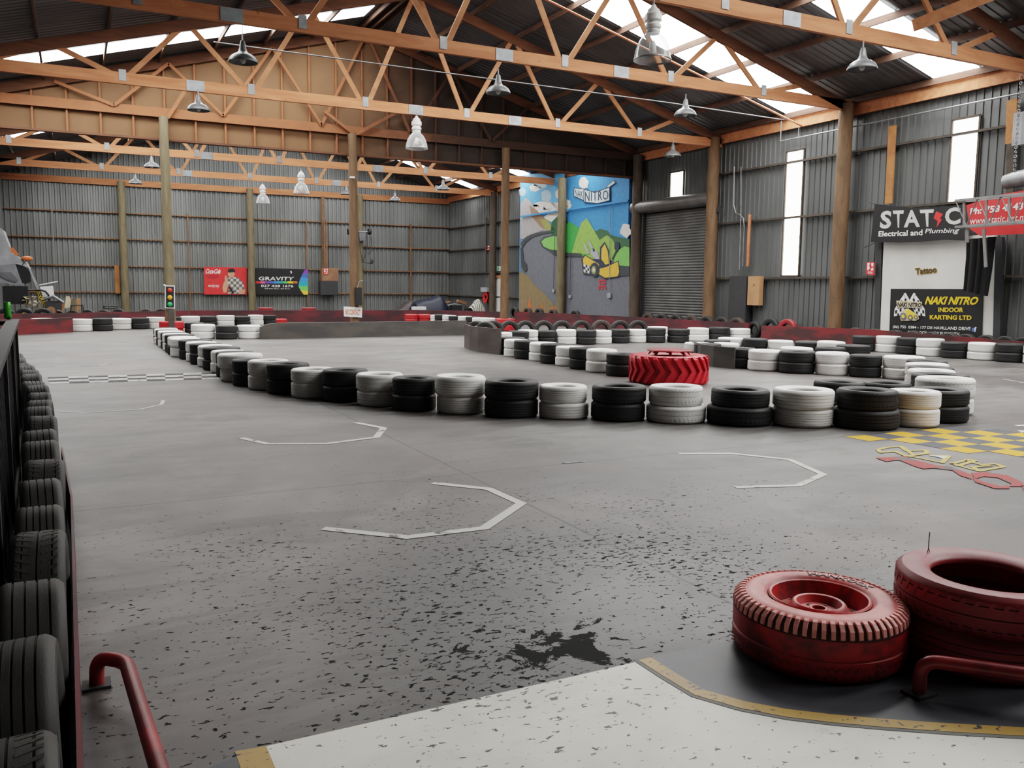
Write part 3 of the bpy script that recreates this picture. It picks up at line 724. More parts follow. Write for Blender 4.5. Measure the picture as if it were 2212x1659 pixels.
mp([(1285, 640), (1320, 600), (1400, 580), (1440, 590), (1440, 730), (1360, 720), (1310, 690)][::-1], 'edge', 6)
mp([(1300, 640), (1330, 612), (1400, 592), (1440, 600), (1440, 715), (1370, 705), (1320, 680)][::-1], 'lgreen2', 7)
for i, l in enumerate(([(1122, 660), (1160, 610), (1220, 575), (1300, 556), (1400, 548), (1400, 562), (1300, 580), (1230, 600), (1170, 645), (1140, 690)], [(1122, 690), (1140, 690), (1150, 800), (1175, 830), (1180, 880), (1160, 900), (1130, 860)], [(1360, 715), (1450, 730), (1560, 735), (1640, 740), (1640, 770), (1500, 768), (1400, 752)])): mp(l[::-1], 'edge', 8 + i)
blob(2020, 545, 45, 60, 'cloud', 3, 14, 0.2, 40)
mp([(1112, 900), (1180, 925), (1240, 1010), (1330, 1090), (1400, 1170), (1430, 1260), (1112, 1260)][::-1], 'straw', 7)
for i in range(9):
    x = 1130 + i * 32; mp([(x, 1250), (x + 6, 960 + i * 26), (x + 22, 1250)][::-1], 'rock2', 8)
mp([(1370, 1240), (1385, 1195), (1405, 1215), (1420, 1180), (1432, 1240)][::-1], 'flame', 9)
mp([(1180, 1240), (1195, 1120), (1225, 1240)][::-1], 'flame', 9); mp([(1290, 1240), (1300, 1150), (1320, 1240)][::-1], 'flame', 9)
# ribbon with the hall's name
for l, m, k in (([(1578, 178), (1700, 190), (1700, 205), (1668, 215), (1668, 292), (1575, 252)], 'ink', 8), ([(1660, 192), (1760, 214), (1886, 170), (1886, 292), (1780, 318), (1662, 306)], 'ink', 10), ([(1852, 170), (1930, 108), (1926, 132), (1942, 134), (1880, 178)], 'ink', 8)): mp(l[::-1], m, k)
for l, m, k in (([(1583, 185), (1690, 196), (1690, 202), (1660, 212), (1660, 284), (1580, 248)], 'ribbon', 9), ([(1668, 200), (1760, 222), (1880, 180), (1880, 286), (1780, 311), (1668, 298)], 'ribbon', 11), ([(1860, 168), (1922, 118), (1918, 134), (1934, 136), (1878, 174)], 'ribbon', 9)): mp(l[::-1], m, k)
put_text(mur, 'NAK', CM['ink'], [WM.p(*p, 10) for p in zm([(1588, 194), (1656, 206), (1656, 274), (1588, 246)])], 0.01)
put_text(mur, 'NITRO', CM['ink'], [WM.p(*p, 12) for p in zm([(1674, 214), (1872, 200), (1872, 280), (1674, 300)])], 0.01, space=1.15)
# a plain yellow racing kart
mp([(1640, 790), (1670, 750), (1740, 790), (1800, 770), (1850, 850), (1960, 800), (1975, 900), (1960, 945), (1840, 960), (1790, 930), (1660, 920)][::-1], 'ink', 10)
mp([(1655, 790), (1675, 760), (1740, 800), (1790, 830), (1800, 900), (1790, 920), (1668, 905)][::-1], 'kart', 11)
mp([(1795, 870), (1850, 858), (1955, 810), (1965, 900), (1950, 935), (1845, 948), (1797, 920)][::-1], 'kart', 11)
for i in range(4):
    for j in range(3):
        mp([(1662 + i * 16, 830 + j * 22 + i * 6), (1678 + i * 16, 836 + j * 22 + i * 6), (1678 + i * 16, 858 + j * 22 + i * 6), (1662 + i * 16, 852 + j * 22 + i * 6)][::-1], 'ink' if (i + j) % 2 else 'cloud', 12)
blob(1755, 880, 40, 62, 'ink', 13, 18, 0.02); blob(1748, 882, 20, 36, 'olive', 14, 14, 0.02); blob(1748, 882, 10, 18, 'cloud', 15, 12, 0.02)
mp([(1800, 800), (1800, 690), (1840, 640), (1880, 720), (1890, 840), (1850, 850)][::-1], 'ink', 12); mp([(1812, 790), (1815, 700), (1842, 660), (1868, 725), (1878, 825), (1850, 838)][::-1], 'kart', 13)
for l in ([(1700, 640), (1715, 635), (1760, 720), (1740, 730)], [(1660, 660), (1675, 655), (1715, 740), (1695, 745)], [(1730, 690), (1780, 720), (1800, 790), (1760, 790), (1720, 740)]): mp(l[::-1], 'pipe', 12)
blob(1945, 680, 22, 42, 'ink', 12, 16, 0.02); mp([(1900, 790), (1935, 715), (1945, 722), (1912, 795)][::-1], 'ink', 12)
# illegible red block painting
for l in ([(1790, 965), (1850, 962), (1850, 975), (1790, 978)], [(1795, 985), (1808, 985), (1808, 1005), (1795, 1005)], [(1820, 985), (1850, 985), (1850, 1000), (1820, 1003)], [(1785, 1015), (1850, 1013), (1850, 1022), (1785, 1025)], [(1785, 1028), (1800, 1028), (1800, 1048), (1785, 1048)], [(1812, 1028), (1826, 1028), (1826, 1048), (1812, 1048)], [(1838, 1026), (1852, 1026), (1852, 1045), (1838, 1045)]): mp(l[::-1], 'red', 8)
tag(mur.build('mural'), 'painted wall mural of hills, grey road, yellow kart and name ribbon', 'mural')
# rail and power conduits on the mural wall
mb = MB(); mb.beam(WM.p(*zm([(1126, 427)])[0], 16), WM.p(*zm([(2045, 290)])[0], 16), 0.06, 0.07, CM['sky']); tag(mb.build('trim_2'), kind='structure')
for i, (x0, y0, x1, y1, lab) in enumerate(((1890, 330, 1880, 1080, 'wall conduit running down the mural to a white socket beside the yellow kart'), (1415, 600, 1405, 1040, 'wall conduit running down the mural beside the round pole'), (1552, 740, 1545, 1090, 'short wall conduit on the grey mural road'))):
    t = thing('power_conduit', lab, 'conduit', 'mural conduits')
    MB().tube(WM.pts(zm([(x0, y0), (x1, y1)]), 18), 0.014, 'charcoal' if i else 'steel', 6).build('pipe', t)
    a, b = zm([(x1, y1 + 18)])[0]; c = WM.p(a, b, 14); MB().box(c, (0.06, 0.24 if i == 0 else 0.16, 0.2 if i == 0 else 0.12), 'grey_plastic').build('socket', t)

# ------------------------------------------------------------------ tyres
def tyre_profile(R, w, rin, groove=4):
    h = w / 2; p = [(R - .07 * R, -.97 * h), (R - .022 * R, -.83 * h), (R, -.70 * h)]
    for i in range(groove):
        z = (-.52 + 1.04 * i / max(1, groove - 1)) * h; g = .018 * w
        p += [(R, z - g), (R - .022 * R, z - g * .6), (R - .022 * R, z + g * .6), (R, z + g)]
    p += [(R, .70 * h), (R - .022 * R, .83 * h), (R - .07 * R, .97 * h), (R - .16 * R, h), (R - .27 * R, .96 * h), (rin + .05 * R, .86 * h), (rin + .02 * R, .80 * h), (rin, .72 * h), (rin, .55 * h), (rin + .12 * R, .60 * h),
          (R - .09 * R, .5 * h), (R - .07 * R, 0), (R - .09 * R, -.5 * h), (rin + .12 * R, -.60 * h), (rin, -.55 * h), (rin, -.72 * h), (rin + .05 * R, -.86 * h), (R - .27 * R, -.96 * h), (R - .16 * R, -h)]
    return p
TM = {}
def tyre_mesh(kind, var):
    """unit tyre: diameter 1, width 1 (scaled per tyre)"""
    k = (kind, var)
    if k not in TM:
        rin = (.29, .305, .28)[var]
        mb = MB().lathe(tyre_profile(.5, 1.0, rin, (4, 3, 5)[var]), kind, 44, closed=True)
        if var == 1:   # slanted tread sipes on some treads
            for i in range(44):
                a = 2 * pi * i / 44
                for s in (-1, 1):
                    r = .5
                    pa = [(r * cos(a + da), r * sin(a + da), s * zz_) for da, zz_ in ((0, .08), (.05, .08), (.13, .36), (.08, .36))]
                    mb.add([Vector((x * 1.004, y * 1.004, z)) for x, y, z in pa], [(0, 1, 2, 3) if s > 0 else (3, 2, 1, 0)], kind)
        TM[k] = mb.mesh('tyre', 40)
    return TM[k]
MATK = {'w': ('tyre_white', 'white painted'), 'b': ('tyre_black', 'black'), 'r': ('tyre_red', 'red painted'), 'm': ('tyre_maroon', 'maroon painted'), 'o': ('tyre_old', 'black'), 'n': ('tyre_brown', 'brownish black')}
def one_tyre(col, x, y, z, D, W, label, group, rot=None, var=None, rotz=None):
    """tyre lying flat with its underside at z, or standing when rot is given"""
    kind = MATK[col][0]
    me = tyre_mesh(kind, random.randrange(3) if var is None else var)
    o = link('rubber_tyre' if col in 'bon' else 'painted_tyre', me)
    o.scale = (D, D, W)
    if rot is None:
        o.location = (x, y, z + W / 2); o.rotation_euler = (random.uniform(-.012, .012), random.uniform(-.012, .012), random.uniform(0, 6.28))
    else:
        o.location = (x, y, z); o.rotation_euler = rot
    return tag(o, label, 'tyre', group)

D0 = 0.645
def solve(xl, xr, yb, D=D0):
    dep = 15.0; fixed = xr is None
    for _ in range(7):
        c = (xl + xr) / 2 if not fixed else xl + D * FPX / 2 / dep
        P = at(c, yb, Z=0); g = Vector((P.x, P.y, 0)).normalized(); P = P + g * (D / 2); dep = depth(P)
        if not fixed: D = min(.74, max(.56, (xr - xl) * dep / FPX))
    return P.x, P.y, D
ROWS, STACKS = [], []
def row(entries, start, phrase, group, first=1):
    pos = []
    for e in entries:
        x, y, D = solve(*e[1:4]); pos.append([x, y, D]); STACKS.append(pos[-1])
    ROWS.append((entries, start, phrase, group, first, pos))
def build_rows():
    for _ in range(200):     # tidy the spacing so that no two stacks run into each other
        for i in range(len(STACKS)):
            for j in range(i + 1, len(STACKS)):
                a, b = STACKS[i], STACKS[j]; dx, dy = b[0] - a[0], b[1] - a[1]
                if abs(dx) > .8 or abs(dy) > .8: continue
                d = hypot(dx, dy) or 1e-3; need = (a[2] + b[2]) / 2 + .006
                if d < need:
                    sh = need - d
                    if a[2] > .6: a[2] -= sh * .12
                    if b[2] > .6: b[2] -= sh * .12
                    sh *= .25
                    a[0] -= dx / d * sh; a[1] -= dy / d * sh; b[0] += dx / d * sh; b[1] += dy / d * sh
    for entries, start, phrase, group, first, pos in ROWS:
        for i, (e, (x, y, D)) in enumerate(zip(entries, pos)):
            col = e[0]; opt = e[4] if len(e) > 4 else {}; n = len(col)
            hs = opt.get('h', None) or [random.uniform(.185, .215) for _ in col]
            z = 0.0
            for k, c in enumerate(col):
                dx = dy = 0
                if k: dx, dy = random.uniform(-.012, .012), random.uniform(-.012, .012)
                Dk = D * (opt.get('dk', (1, 1))[k] if n > 1 else 1)
                where = ('lower', 'upper')[k] if n == 2 else 'single'
                lab = '%s %s tyre, %s stack from %s, %s' % (where, MATK[c][1], ORD[first + i], start, phrase)
                one_tyre(c, x + dx, y + dy, z, Dk, hs[k], lab, group); z += hs[k] * .99
# the long front row, from the yellow chequers back to the red-ringed pole
row([('bb', 1959, 2083, 916), ('ww', 1920, 2026, 924, dict(h=(.21, .2))), ('bb', 1800, 1932, 931, dict(dk=(1.03, .95), h=(.22, .22))), ('ww', 1670, 1798, 926, dict(h=(.21, .215))), ('bb', 1530, 1662, 923, dict(dk=(1.05, .93), h=(.21, .2))),
     ('ww', 1398, 1520, 917, dict(dk=(1.04, .94), h=(.2, .22))), ('bb', 1276, 1392, 913, dict(h=(.21, .2))), ('ww', 1164, 1271, 908, dict(dk=(1, .96), h=(.19, .2))), ('bb', 1046, 1162, 905.6, dict(h=(.22, .22))), ('ww', 942, 1049, 897, dict(dk=(.97, 1.02), h=(.22, .24))),
     ('bb', 847, 942, 890, dict(h=(.2, .21))), ('ww', 772, 873, 880, dict(h=(.2, .215))), ('bb', 695, 793, 870), ('ww', 629, 722, 862, dict(h=(.22, .18))), ('bb', 580, 673, 854, dict(h=(.215, .22))), ('ww', 538, 624, 844, dict(h=(.22, .215))), ('bb', 503.8, 591, 835.5), ('ww', 476, 566, 826, dict(dk=(.95, 1.05), h=(.21, .23))), ('bb', 469, 548, 817), ('ww', 457, 527, 808), ('bb', 439, 518, 801), ('ww', 425, 502, 794), ('bb', 411.5, 484, 789), ('ww', 403, 469, 782.6), ('bb', 389, 460, 777.8), ('ww', 370, 433, 772.4), ('bw', 364, 424, 767.7), ('bb', 358.7, None, 763), ('ww', 352, None, 758.5), ('bb', 346.5, None, 754.5), ('ww', 341, None, 750.8), ('bb', 337, None, 747.6), ('ww', 334, None, 744.8), ('bb', 332.5, None, 742.2)],
    'yellow chequers', 'long front row', 'tyre stacks of the long front row')
row([('bb', 1959, 2040, 832, dict(h=(.2, .2))), ('ww', 1957, None, 842), ('bb', 1962, None, 854, dict(h=(.2, .21))), ('ww', 1961, None, 866), ('bb', 1970, 2086, 880), ('ww', 1976, 2094, 899, dict(h=(.21, .25)))][::-1],
    'yellow chequers', 'row along the side of the hairpin', 'tyre stacks along the hairpin side', 1)
row([('bb', 1757, 1862, 898), ('bb', 1857, 1959, 898)], 'the tractor tyre', 'pair behind the front row', 'pair of dark stacks inside the hairpin')
# row running back from the red tractor tyre to the dark end board
row([('bb', 1311, 1373, 814), ('ww', 1265, 1332, 806), ('bb', 1231, 1290, 799), ('ww', 1197, 1263, 792), ('bb', 1168, 1226, 787), ('ww', 1140, 1200, 781), ('bb', 1113, 1166, 777), ('ww', 1090, 1140, 772), ('bb', 1076, None, 767)],
    'red tractor tyre', 'row to the dark end board', 'tyre stacks between tractor tyre and end board')
row([('ww', 1060, 1106, 751), ('bb', 1107, 1140, 748), ('ww', 1121, 1165, 746), ('bb', 1163, 1201, 745), ('ww', 1199, 1241, 745), ('bb', 1239, 1281, 745), ('ww', 1274, 1321, 743.5), ('bb', 1319, 1358, 742), ('ww', 1356, 1393, 741), ('bb', 1394, 1437, 741), ('ww', 1398, 1442, 735), ('bb', 1441, 1488, 741), ('ww', 1485, 1531, 737.5), ('bb', 1529, 1575, 737.5), ('ww', 1573, 1620, 737.5)],
    'dark end board', 'row before the standing tyres', 'tyre stacks before the standing tyres')
row([('ww', 158, 200, 716.5), ('bb', 200, 242, 715.5), ('ww', 239, 284, 712.5), ('bb', 284, 321, 711.5), ('ww', 319, 357, 710), ('bb', 355, 391, 709), ('ww', 390, 431, 707.5), ('bb', 431, 467, 706.5), ('ww', 469, 506, 706), ('bb', 506, 541, 705), ('ww', 537, 569, 703.5), ('bb', 569, 593, 702.5), ('r', 593, 617, 699.5)],
    'maroon board', 'far row behind the traffic light', 'tyre stacks in the far row')
row([('ob', 401, 440, 726), ('ww', 414, 464, 733), ('bb', 467, 512, 733.5), ('ww', 514, 563, 732.5)], 'the traffic light', 'row beside black kerb board', 'tyre stacks beside the black kerb board')
row([('rr', 887, 904, 699.5), ('rr', 904, 922, 699.5), ('ww', 928, 953, 700), ('bb', 941, 968, 701.5), ('ww', 955, 982, 702.5), ('bb', 970, 1000, 704), ('ww', 987, 1018, 705), ('bb', 1006, 1038, 706.5), ('ww', 1020, 1054, 708), ('ww', 1036, 1071, 710)],
    'the far end', 'row behind the long black board', 'tyre stacks behind the long black board')
row([('ww', 963, 990, 695), ('bb', 987, 1007, 694), ('ww', 1004, 1027, 694.5), ('bb', 1024, 1047, 694.5), ('ww', 1046, 1075, 695)],
    'navy tarp', 'row before the back junk', 'tyre stacks in front of the back junk')
row([('bb', 1574, 1634, 797), ('ww', 1612, 1687, 802.5), ('bb', 1682, 1764, 808.5), ('ww', 1762, 1840, 812.6), ('bb', 1833, 1897, 816), ('ww', 1893, 1985, 821)], 'short curved board', 'hairpin row facing the tractor tyre', 'tyre stacks of the hairpin facing the tractor tyre')
row([('bw', 1483, 1545, 782), ('bb', 1524, None, 772), ('ww', 1551, 1605, 770), ('bb', 1607, 1660, 772), ('ww', 1658, 1712, 774), ('bb', 1706, 1768, 776), ('ww', 1760, 1820, 780), ('wb', 1806, 1876, 786)], 'short curved board', 'inner back row of the hairpin', 'tyre stacks of the inner hairpin row')
row([('bb', 1498, 1550, 784), ('bw', 1538, 1588, 783)], 'the red lid', 'pair behind short curved board', 'stacks behind the short curved board')
row([('ww', 1684, None, 795), ('bb', 1760, 1822, 797)], 'the curved board', 'inside the hairpin loop', 'stacks inside the hairpin loop')
row([('bb', 1845, 1889, 760), ('ww', 1888, 1940, 762), ('bb', 1936, 1985, 766), ('ww', 1981, 2037, 770.5), ('bb', 2037, 2090, 775), ('ww', 2090, 2154, 779), ('bb', 2150, 2210, 783.5), ('ww', 2208, 2272, 788)], 'the timber pole', 'row before the karting sign', 'tyre stacks before the karting sign')
build_rows()
# big red tyres threaded over two poles
for px, D, lab in ((370, .70, 'traffic light pole'), (1085, .72, 'pole before the mural corner')):
    c = at(px if px < 500 else 1090, 620, Y=YP - 0.30)
    if px < 500: c.x = at(366, 620, Y=YP - 0.30).x
    for k, w in enumerate(('lower', 'upper')):
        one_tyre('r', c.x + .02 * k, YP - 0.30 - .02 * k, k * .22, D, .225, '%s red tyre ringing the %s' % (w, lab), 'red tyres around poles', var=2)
# standing tyres behind the middle row, holes facing the track
for i, (x0, x1, yt, c) in enumerate(((1048, 1083, 700, 'o'), (1085, 1115, 699, 'o'), (1119, 1150, 701, 'o'), (1155, 1193, 700, 'o'), (1193, 1233, 698, 'o'), (1236, 1275, 697, 'o'), (1276, 1320, 693, 'n'), (1319, 1359, 694, 'o'), (1359, 1395, 699, 'o'))):
    a = at((x0 + x1) / 2, 742 - (x0 - 1048) * .012, Z=0); g = Vector((a.x, a.y, 0)).normalized(); a = a + g * .95
    D = min(.70, max(.6, (x1 - x0) * depth(a) / FPX)); az = atan2(g.y, g.x)
    one_tyre(c, a.x, a.y, D / 2, D, .2, '%s standing tyre, %s from the dark end board, behind the middle row' % (MATK[c][1], ORD[i + 1]), 'standing tyres behind the middle row', (0, pi / 2 + .02, az + .25), 0)
# two old tyres hooked over the end board
for i, (px, py, D) in enumerate(((1026, 748, .62), (1047, 752, .64))):
    a = at(px, py, Z=0) + Vector((.25, .35, 0)); one_tyre('o', a.x + .12, a.y + .35, .33, D, .2, ('first' if i == 0 else 'second') + ' standing tyre leaning inside the dark end board', 'tyres inside the end board', (0, pi / 2, .75), 0)
# standing tyres along the steel fence
edge = [(150, 1207), (147, 990), (128, 905), (112, 830), (78, 790), (45, 757)]
EP = [at(x, y, Z=.55) for x, y in edge]
EP = [EP[0] + (EP[0] - EP[1]).normalized() * 2.2] + EP
def along(P, s):
    for a, b in zip(P, P[1:]):
        L = (b - a).length
        if s <= L: return a + (b - a) * (s / L), (b - a).normalized()
        s -= L
    return None
fence_t = []
s = 0.25
while True:
    q = along(EP, s)
    if q is None: break
    fence_t.append(q); s += .572
N = len(fence_t)
for i, (p, d) in enumerate(fence_t):
    nrm = Vector((-d.y, d.x, 0)); D = random.uniform(.54, .57); W = random.uniform(.185, .215)
    c = p + nrm * (W / 2 + .01 + random.uniform(0, .03)); az = atan2(nrm.y, nrm.x) + random.uniform(-.06, .06)
    one_tyre('o', c.x, c.y, D / 2, D, W, 'black tyre standing on its tread, %s from the green can end, along steel fence' % ORD[N - i], 'standing tyres along the steel fence', (0, pi / 2 + random.uniform(-.04, .04), az), i % 3)
# tyres standing behind the maroon boards
def behind(px, top, dpt, col, lab, group, az=None, D=.62):
    """a standing tyre whose top shows at a pixel above a board"""
    d = at(px, top, Z=D) if dpt is None else None
    a = d if d is not None else at(px, top, Y=dpt)
    one_tyre(col, a.x, a.y, D / 2, D, .19, lab, group, (0, pi / 2, az if az is not None else 1.2), 0)
for i, px in enumerate((1400, 1430, 1461, 1493, 1527, 1560, 1592)):
    x = 18.98 + .01 * i; y = at(px, 700, X=x).y
    one_tyre('o' if i % 3 else 'n', x, y, .33, .66, .19, 'standing tyre behind maroon board, %s from the dark pole before the roller door' % ORD[i + 1], 'standing tyres before the roller door', (0, pi / 2, .12), 0)
for i, (px, c) in enumerate(((1630, 'o'), (1666, 'b'), (1702, 'm'), (1770, 'n'), (1849, 'n'), (1892, 'o'), (1936, 'o'), (1975, 'o'), (2013, 'o'), (2052, 'o'), (2090, 'o'), (2134, 'o'), (2176, 'b'), (2216, 'o'))):
    x = 19.395; y = at(px, 700, X=x).y; up = .03 if c in 'bm' and i < 4 else -.11
    lab = {0: 'low dark tyre beside the tall dark one under the window', 1: 'tall dark tyre standing under the tall window', 2: 'red tinted standing tyre under the tall window'}.get(i) or '%s tyre standing behind the red board, %s from the red tinted tyre' % (MATK[c][1], ORD[i - 2])
    one_tyre(c, x, y, .325 + up * .5, .65 + up, .18, lab, 'standing tyres behind the red board', (0, pi / 2, .1), 0)
for i, px in enumerate((126, 158, 191, 224, 257, 316, 349)):
    a = at(px, 690, Y=35.4 if px < 165 else (36.3 if px < 230 else 37.3)); one_tyre('n' if i % 2 else 'o', a.x, a.y, .28, .56, .19, 'dusty standing tyre, %s along the back board from the hazard striped pole' % ORD[i + 1], 'standing tyres behind the back board', (0, pi / 2, 1.3), 0)
for i, px in enumerate((14, 54, 94)):
    a = at(px, 690, Y=34.6); one_tyre('b', a.x, a.y, .33, .66, .2, '%s large black tyre standing below the grey vehicle shell, counted from the green can' % ORD[i + 1], 'large tyres below the vehicle shell', (0, pi / 2, 1.45), 2)
for i, px in enumerate((1112, 1140, 1165, 1195, 1243)):
    a = at(px, 680, X=18.9); one_tyre('n' if i % 2 else 'o', a.x, a.y, .31, .62, .19, 'dusty standing tyre below the mural, %s from the back corner side' % ORD[i + 1], 'standing tyres below the mural', (0, pi / 2, .1), 0)
for px, lab in ((574, 'maroon tyre lying on the back board beneath the rainbow banner'), (667, 'maroon tyre lying on the back board beneath the hose box')):
    a = at(px, 671, Y=37.0); one_tyre('m', a.x, a.y, a.z - .02, .62, .15, lab, 'maroon tyres on the back board', var=0)
    tag(MB().box((a.x, a.y, (a.z - .02) / 2), (.5, .5, a.z - .02), 'charcoal').build('support_block'), 'dark block under the ' + lab.replace(' lying on the back board', ''), 'block')
# flat white tyre seen over the near maroon board
bw_ = at(92, 688.5, Y=30.75)
one_tyre('b', bw_.x, 30.75 + .3, .0, .66, .2, 'black tyre under the white one behind the near maroon board end', 'black tyres behind boards', var=0)
one_tyre('w', bw_.x, 30.75 + .3, .198, .7, max(.15, bw_.z - .198), 'white tyre lying behind the near maroon board end', 'white tyres behind boards', var=0)

# ------------------------------------------------------------------ track boards
def board(pts, h, m, label, thick=.04, cat='barrier board', name='barrier_board', lean=0):
    P = [Vector((p[0], p[1], 0)) for p in pts]; n = len(P); hh = h if isinstance(h, (list, tuple)) else [h] * n
    vs, fs = [], []
    for i, p in enumerate(P):
        t = (P[min(i + 1, n - 1)] - P[max(i - 1, 0)]).normalized(); q = Vector((-t.y, t.x, 0)) * thick
        vs += [p, p + q, p + q + Vector((0, 0, hh[i])), p + Vector((0, 0, hh[i]))]
    for i in range(n - 1):
        a, b = 4 * i, 4 * i + 4
        fs += [(a, b, b + 3, a + 3), (a + 1, a + 2, b + 2, b + 1), (a + 3, b + 3, b + 2, a + 2), (a, a + 1, b + 1, b)]
    fs += [(0, 3, 2, 1), (4 * n - 4, 4 * n - 3, 4 * n - 2, 4 * n - 1)]
    return tag(MB().add(vs, fs, m).build(name), label, cat)
g = lambda *p: at(*p, Z=0)
p0, p1 = g(572, 732.5), g(1008, 723.8)
e0 = (p1 - p0).normalized()
board([p0 - e0 * .12, p0 + e0 * .02, p0 + e0 * .2, p0 + e0 * .45, p0 + (p1 - p0) * .5, p1], [.34, .41, .445, .46, .46, .47], 'belt', 'long black kerb board beneath the no contact sign', .12)
b0, b1, b2 = g(1014.5, 756), g(1056, 763.5), g(1079, 766.5)
board([b0 + Vector((.25, .9, 0)), b0, (b0 + b1) / 2 + Vector((-.06, -.06, 0)), b1, b2], .60, 'belt_brown', 'dark bent board at the end of the middle tyre row', .05)
c0, c1, c2, c3 = g(1494, 778), g(1512, 787), g(1540, 792.5), g(1585, 797)
board([c0, c1, c2, (c2 + c3) / 2 + Vector((0, -.03, 0)), c3], .42, 'belt', 'short curved black board beside the red tractor tyre', .04)
l0, l1 = g(36, 723.5), g(158.5, 717.8)
board([l0 - (l1 - l0) * .6, l0, l1], .46, 'maroon_red', 'scraped maroon board with the white tyre behind it', .1)
board([(-2.7, 33.2), (-.87, 33.8), (1.5, 35.1), (4.08, 36.72)], .50, 'maroon', 'maroon board behind the far tyre row', .08)
board([(4.12, 36.76), (7.9, 36.5), (12.9, 36.1), (15.1, 35.3), (16.7, 33.3)], .50, 'maroon', 'long maroon board along the back of the hall', .08)
board([(16.87, 33.0), (17.82, 29.2), (18.36, 25.3), (18.6, 22.5), (18.75, 20.6)], .52, 'maroon', 'maroon board in front of mural and roller door', .08)
board([(18.5, 19.75), (18.85, 18.2), (19.12, 16.3), (19.2, 12), (19.2, 8)], [.48, .50, .52, .44, .41], 'maroon_red', 'red scraped board below the tall window and karting sign', .08)
pa = [p - Vector((-d.y, d.x, 0)) * .015 for p, d in fence_t]
board(pa[:11], .32, 'maroon', 'low red board strip in front of the fence tyres', .012)

# ------------------------------------------------------------------ big red tyres in front
def spin(prof_fn, n): return prof_fn
# scuffed red tyre with steel wheel lying by the pit entrance
hk = at(1760, 1477, Z=0); gdir = Vector((hk.x, hk.y, 0)).normalized(); HR, HW = .358, .25
hkc = hk + gdir * (HR - .005)
t = thing('wheel_tyre', 'large scuffed red tyre with steel wheel and raised lettering by the yellow line', 'tyre', None, (hkc.x, hkc.y, HW / 2))
h = HW / 2
pr = [(HR - .022, -.96 * h), (HR - .006, -.82 * h), (HR, -.6 * h), (HR, -.25 * h), (HR - .008, -.22 * h), (HR - .008, -.16 * h), (HR, -.13 * h), (HR, .35 * h), (HR - .004, .55 * h), (HR - .018, .80 * h), (HR - .045, .945 * h), (HR - .070, h), (HR - .120, h), (.225, .93 * h), (.215, .86 * h), (.205, .80 * h), (.205, -.8 * h), (.225, -.93 * h), (HR - .1, -h)]
mb = MB().lathe(pr, 'tyre_pit', 96, closed=True).lathe([(HR - .034, .925 * h), (HR - .016, .815 * h), (HR - .002, .56 * h), (HR + .001, .46 * h)], 'tyre_shade', 96); mb.build('tread', t, 35)  # second band paints the shade between the shoulder blocks
mb = MB()
for i in range(62):     # shoulder blocks, worn pink on top
    a = 2 * pi * i / 62; rt = Matrix.Rotation(a, 3, 'Z')
    vs = [rt @ Vector((r, s * w_, z)) for r, z, w_ in ((HR - .050, .94 * h, .0092), (HR - .030, .90 * h, .0092), (HR - .008, .72 * h, .0092), (HR - .001, .50 * h, .0092)) for s in (-1, 1)]
    vs2 = [rt @ (Vector((r + .004, s * w_, z + .004))) for r, z, w_ in ((HR - .050, .965 * h, .0085), (HR - .030, .925 * h, .0085), (HR - .006, .75 * h, .0085), (HR - .001, .52 * h, .008)) for s in (-1, 1)]
    fs = []
    for q in range(3):
        fs += [(8 + 2 * q, 8 + 2 * q + 1, 8 + 2 * q + 3, 8 + 2 * q + 2), (2 * q, 8 + 2 * q, 8 + 2 * q + 2, 2 * q + 2), (2 * q + 1, 2 * q + 3, 8 + 2 * q + 3, 8 + 2 * q + 1)]
    fs += [(0, 1, 9, 8), (6, 14, 15, 7)]
    mb.add(vs + vs2, fs, 'tread_block')
tag(mb.build('tread_blocks', t), 'worn pinkish tread blocks')
mb = MB()
for i in range(62):
    a = 2 * pi * (i + .5) / 62; rt = Matrix.Rotation(a, 3, 'Z')
    mb.add([rt @ Vector(p) for p in ((HR + .004, -.014, -.45 * h), (HR + .004, 0, -.6 * h), (HR + .004, .014, -.45 * h), (HR + .004, .014, -.36 * h), (HR + .004, 0, -.52 * h), (HR + .004, -.014, -.36 * h))], [(0, 1, 4, 5), (1, 2, 3, 4)], 'red_steel')
    mb.add([rt @ Vector(p) for p in ((HR - .03, -.013, -.97 * h), (HR + .004, -.013, -.75 * h), (HR + .004, .004, -.75 * h), (HR - .03, .004, -.97 * h))], [(0, 1, 2, 3)], 'red_steel')

mb.build('tread_pattern', t)
# wheel
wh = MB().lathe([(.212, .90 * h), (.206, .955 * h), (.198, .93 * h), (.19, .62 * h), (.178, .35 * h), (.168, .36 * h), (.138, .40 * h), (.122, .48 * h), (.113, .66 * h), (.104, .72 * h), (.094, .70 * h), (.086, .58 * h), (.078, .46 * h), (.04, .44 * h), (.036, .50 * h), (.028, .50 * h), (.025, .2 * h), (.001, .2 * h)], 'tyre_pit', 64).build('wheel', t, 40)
mb = MB()
for i in range(12):
    a = 2 * pi * i / 12; mb.lathe([(.0005, 0), (.012, 0)], 'black', 12, (.150 * cos(a),   .150 * sin(a), .385 * h + .005))
for i in range(5):
    a = 2 * pi * i / 5 + .3; mb.lathe([(.0005, 0), (.008, 0)], 'black', 10, (.058 * cos(a), .058 * sin(a), .455 * h + .004))
mb.build('wheel_hole', t)
mb = MB()
base = atan2(gdir.y, gdir.x)    # direction away from the viewer
word = 'HANKOOK'; az0 = base + .12
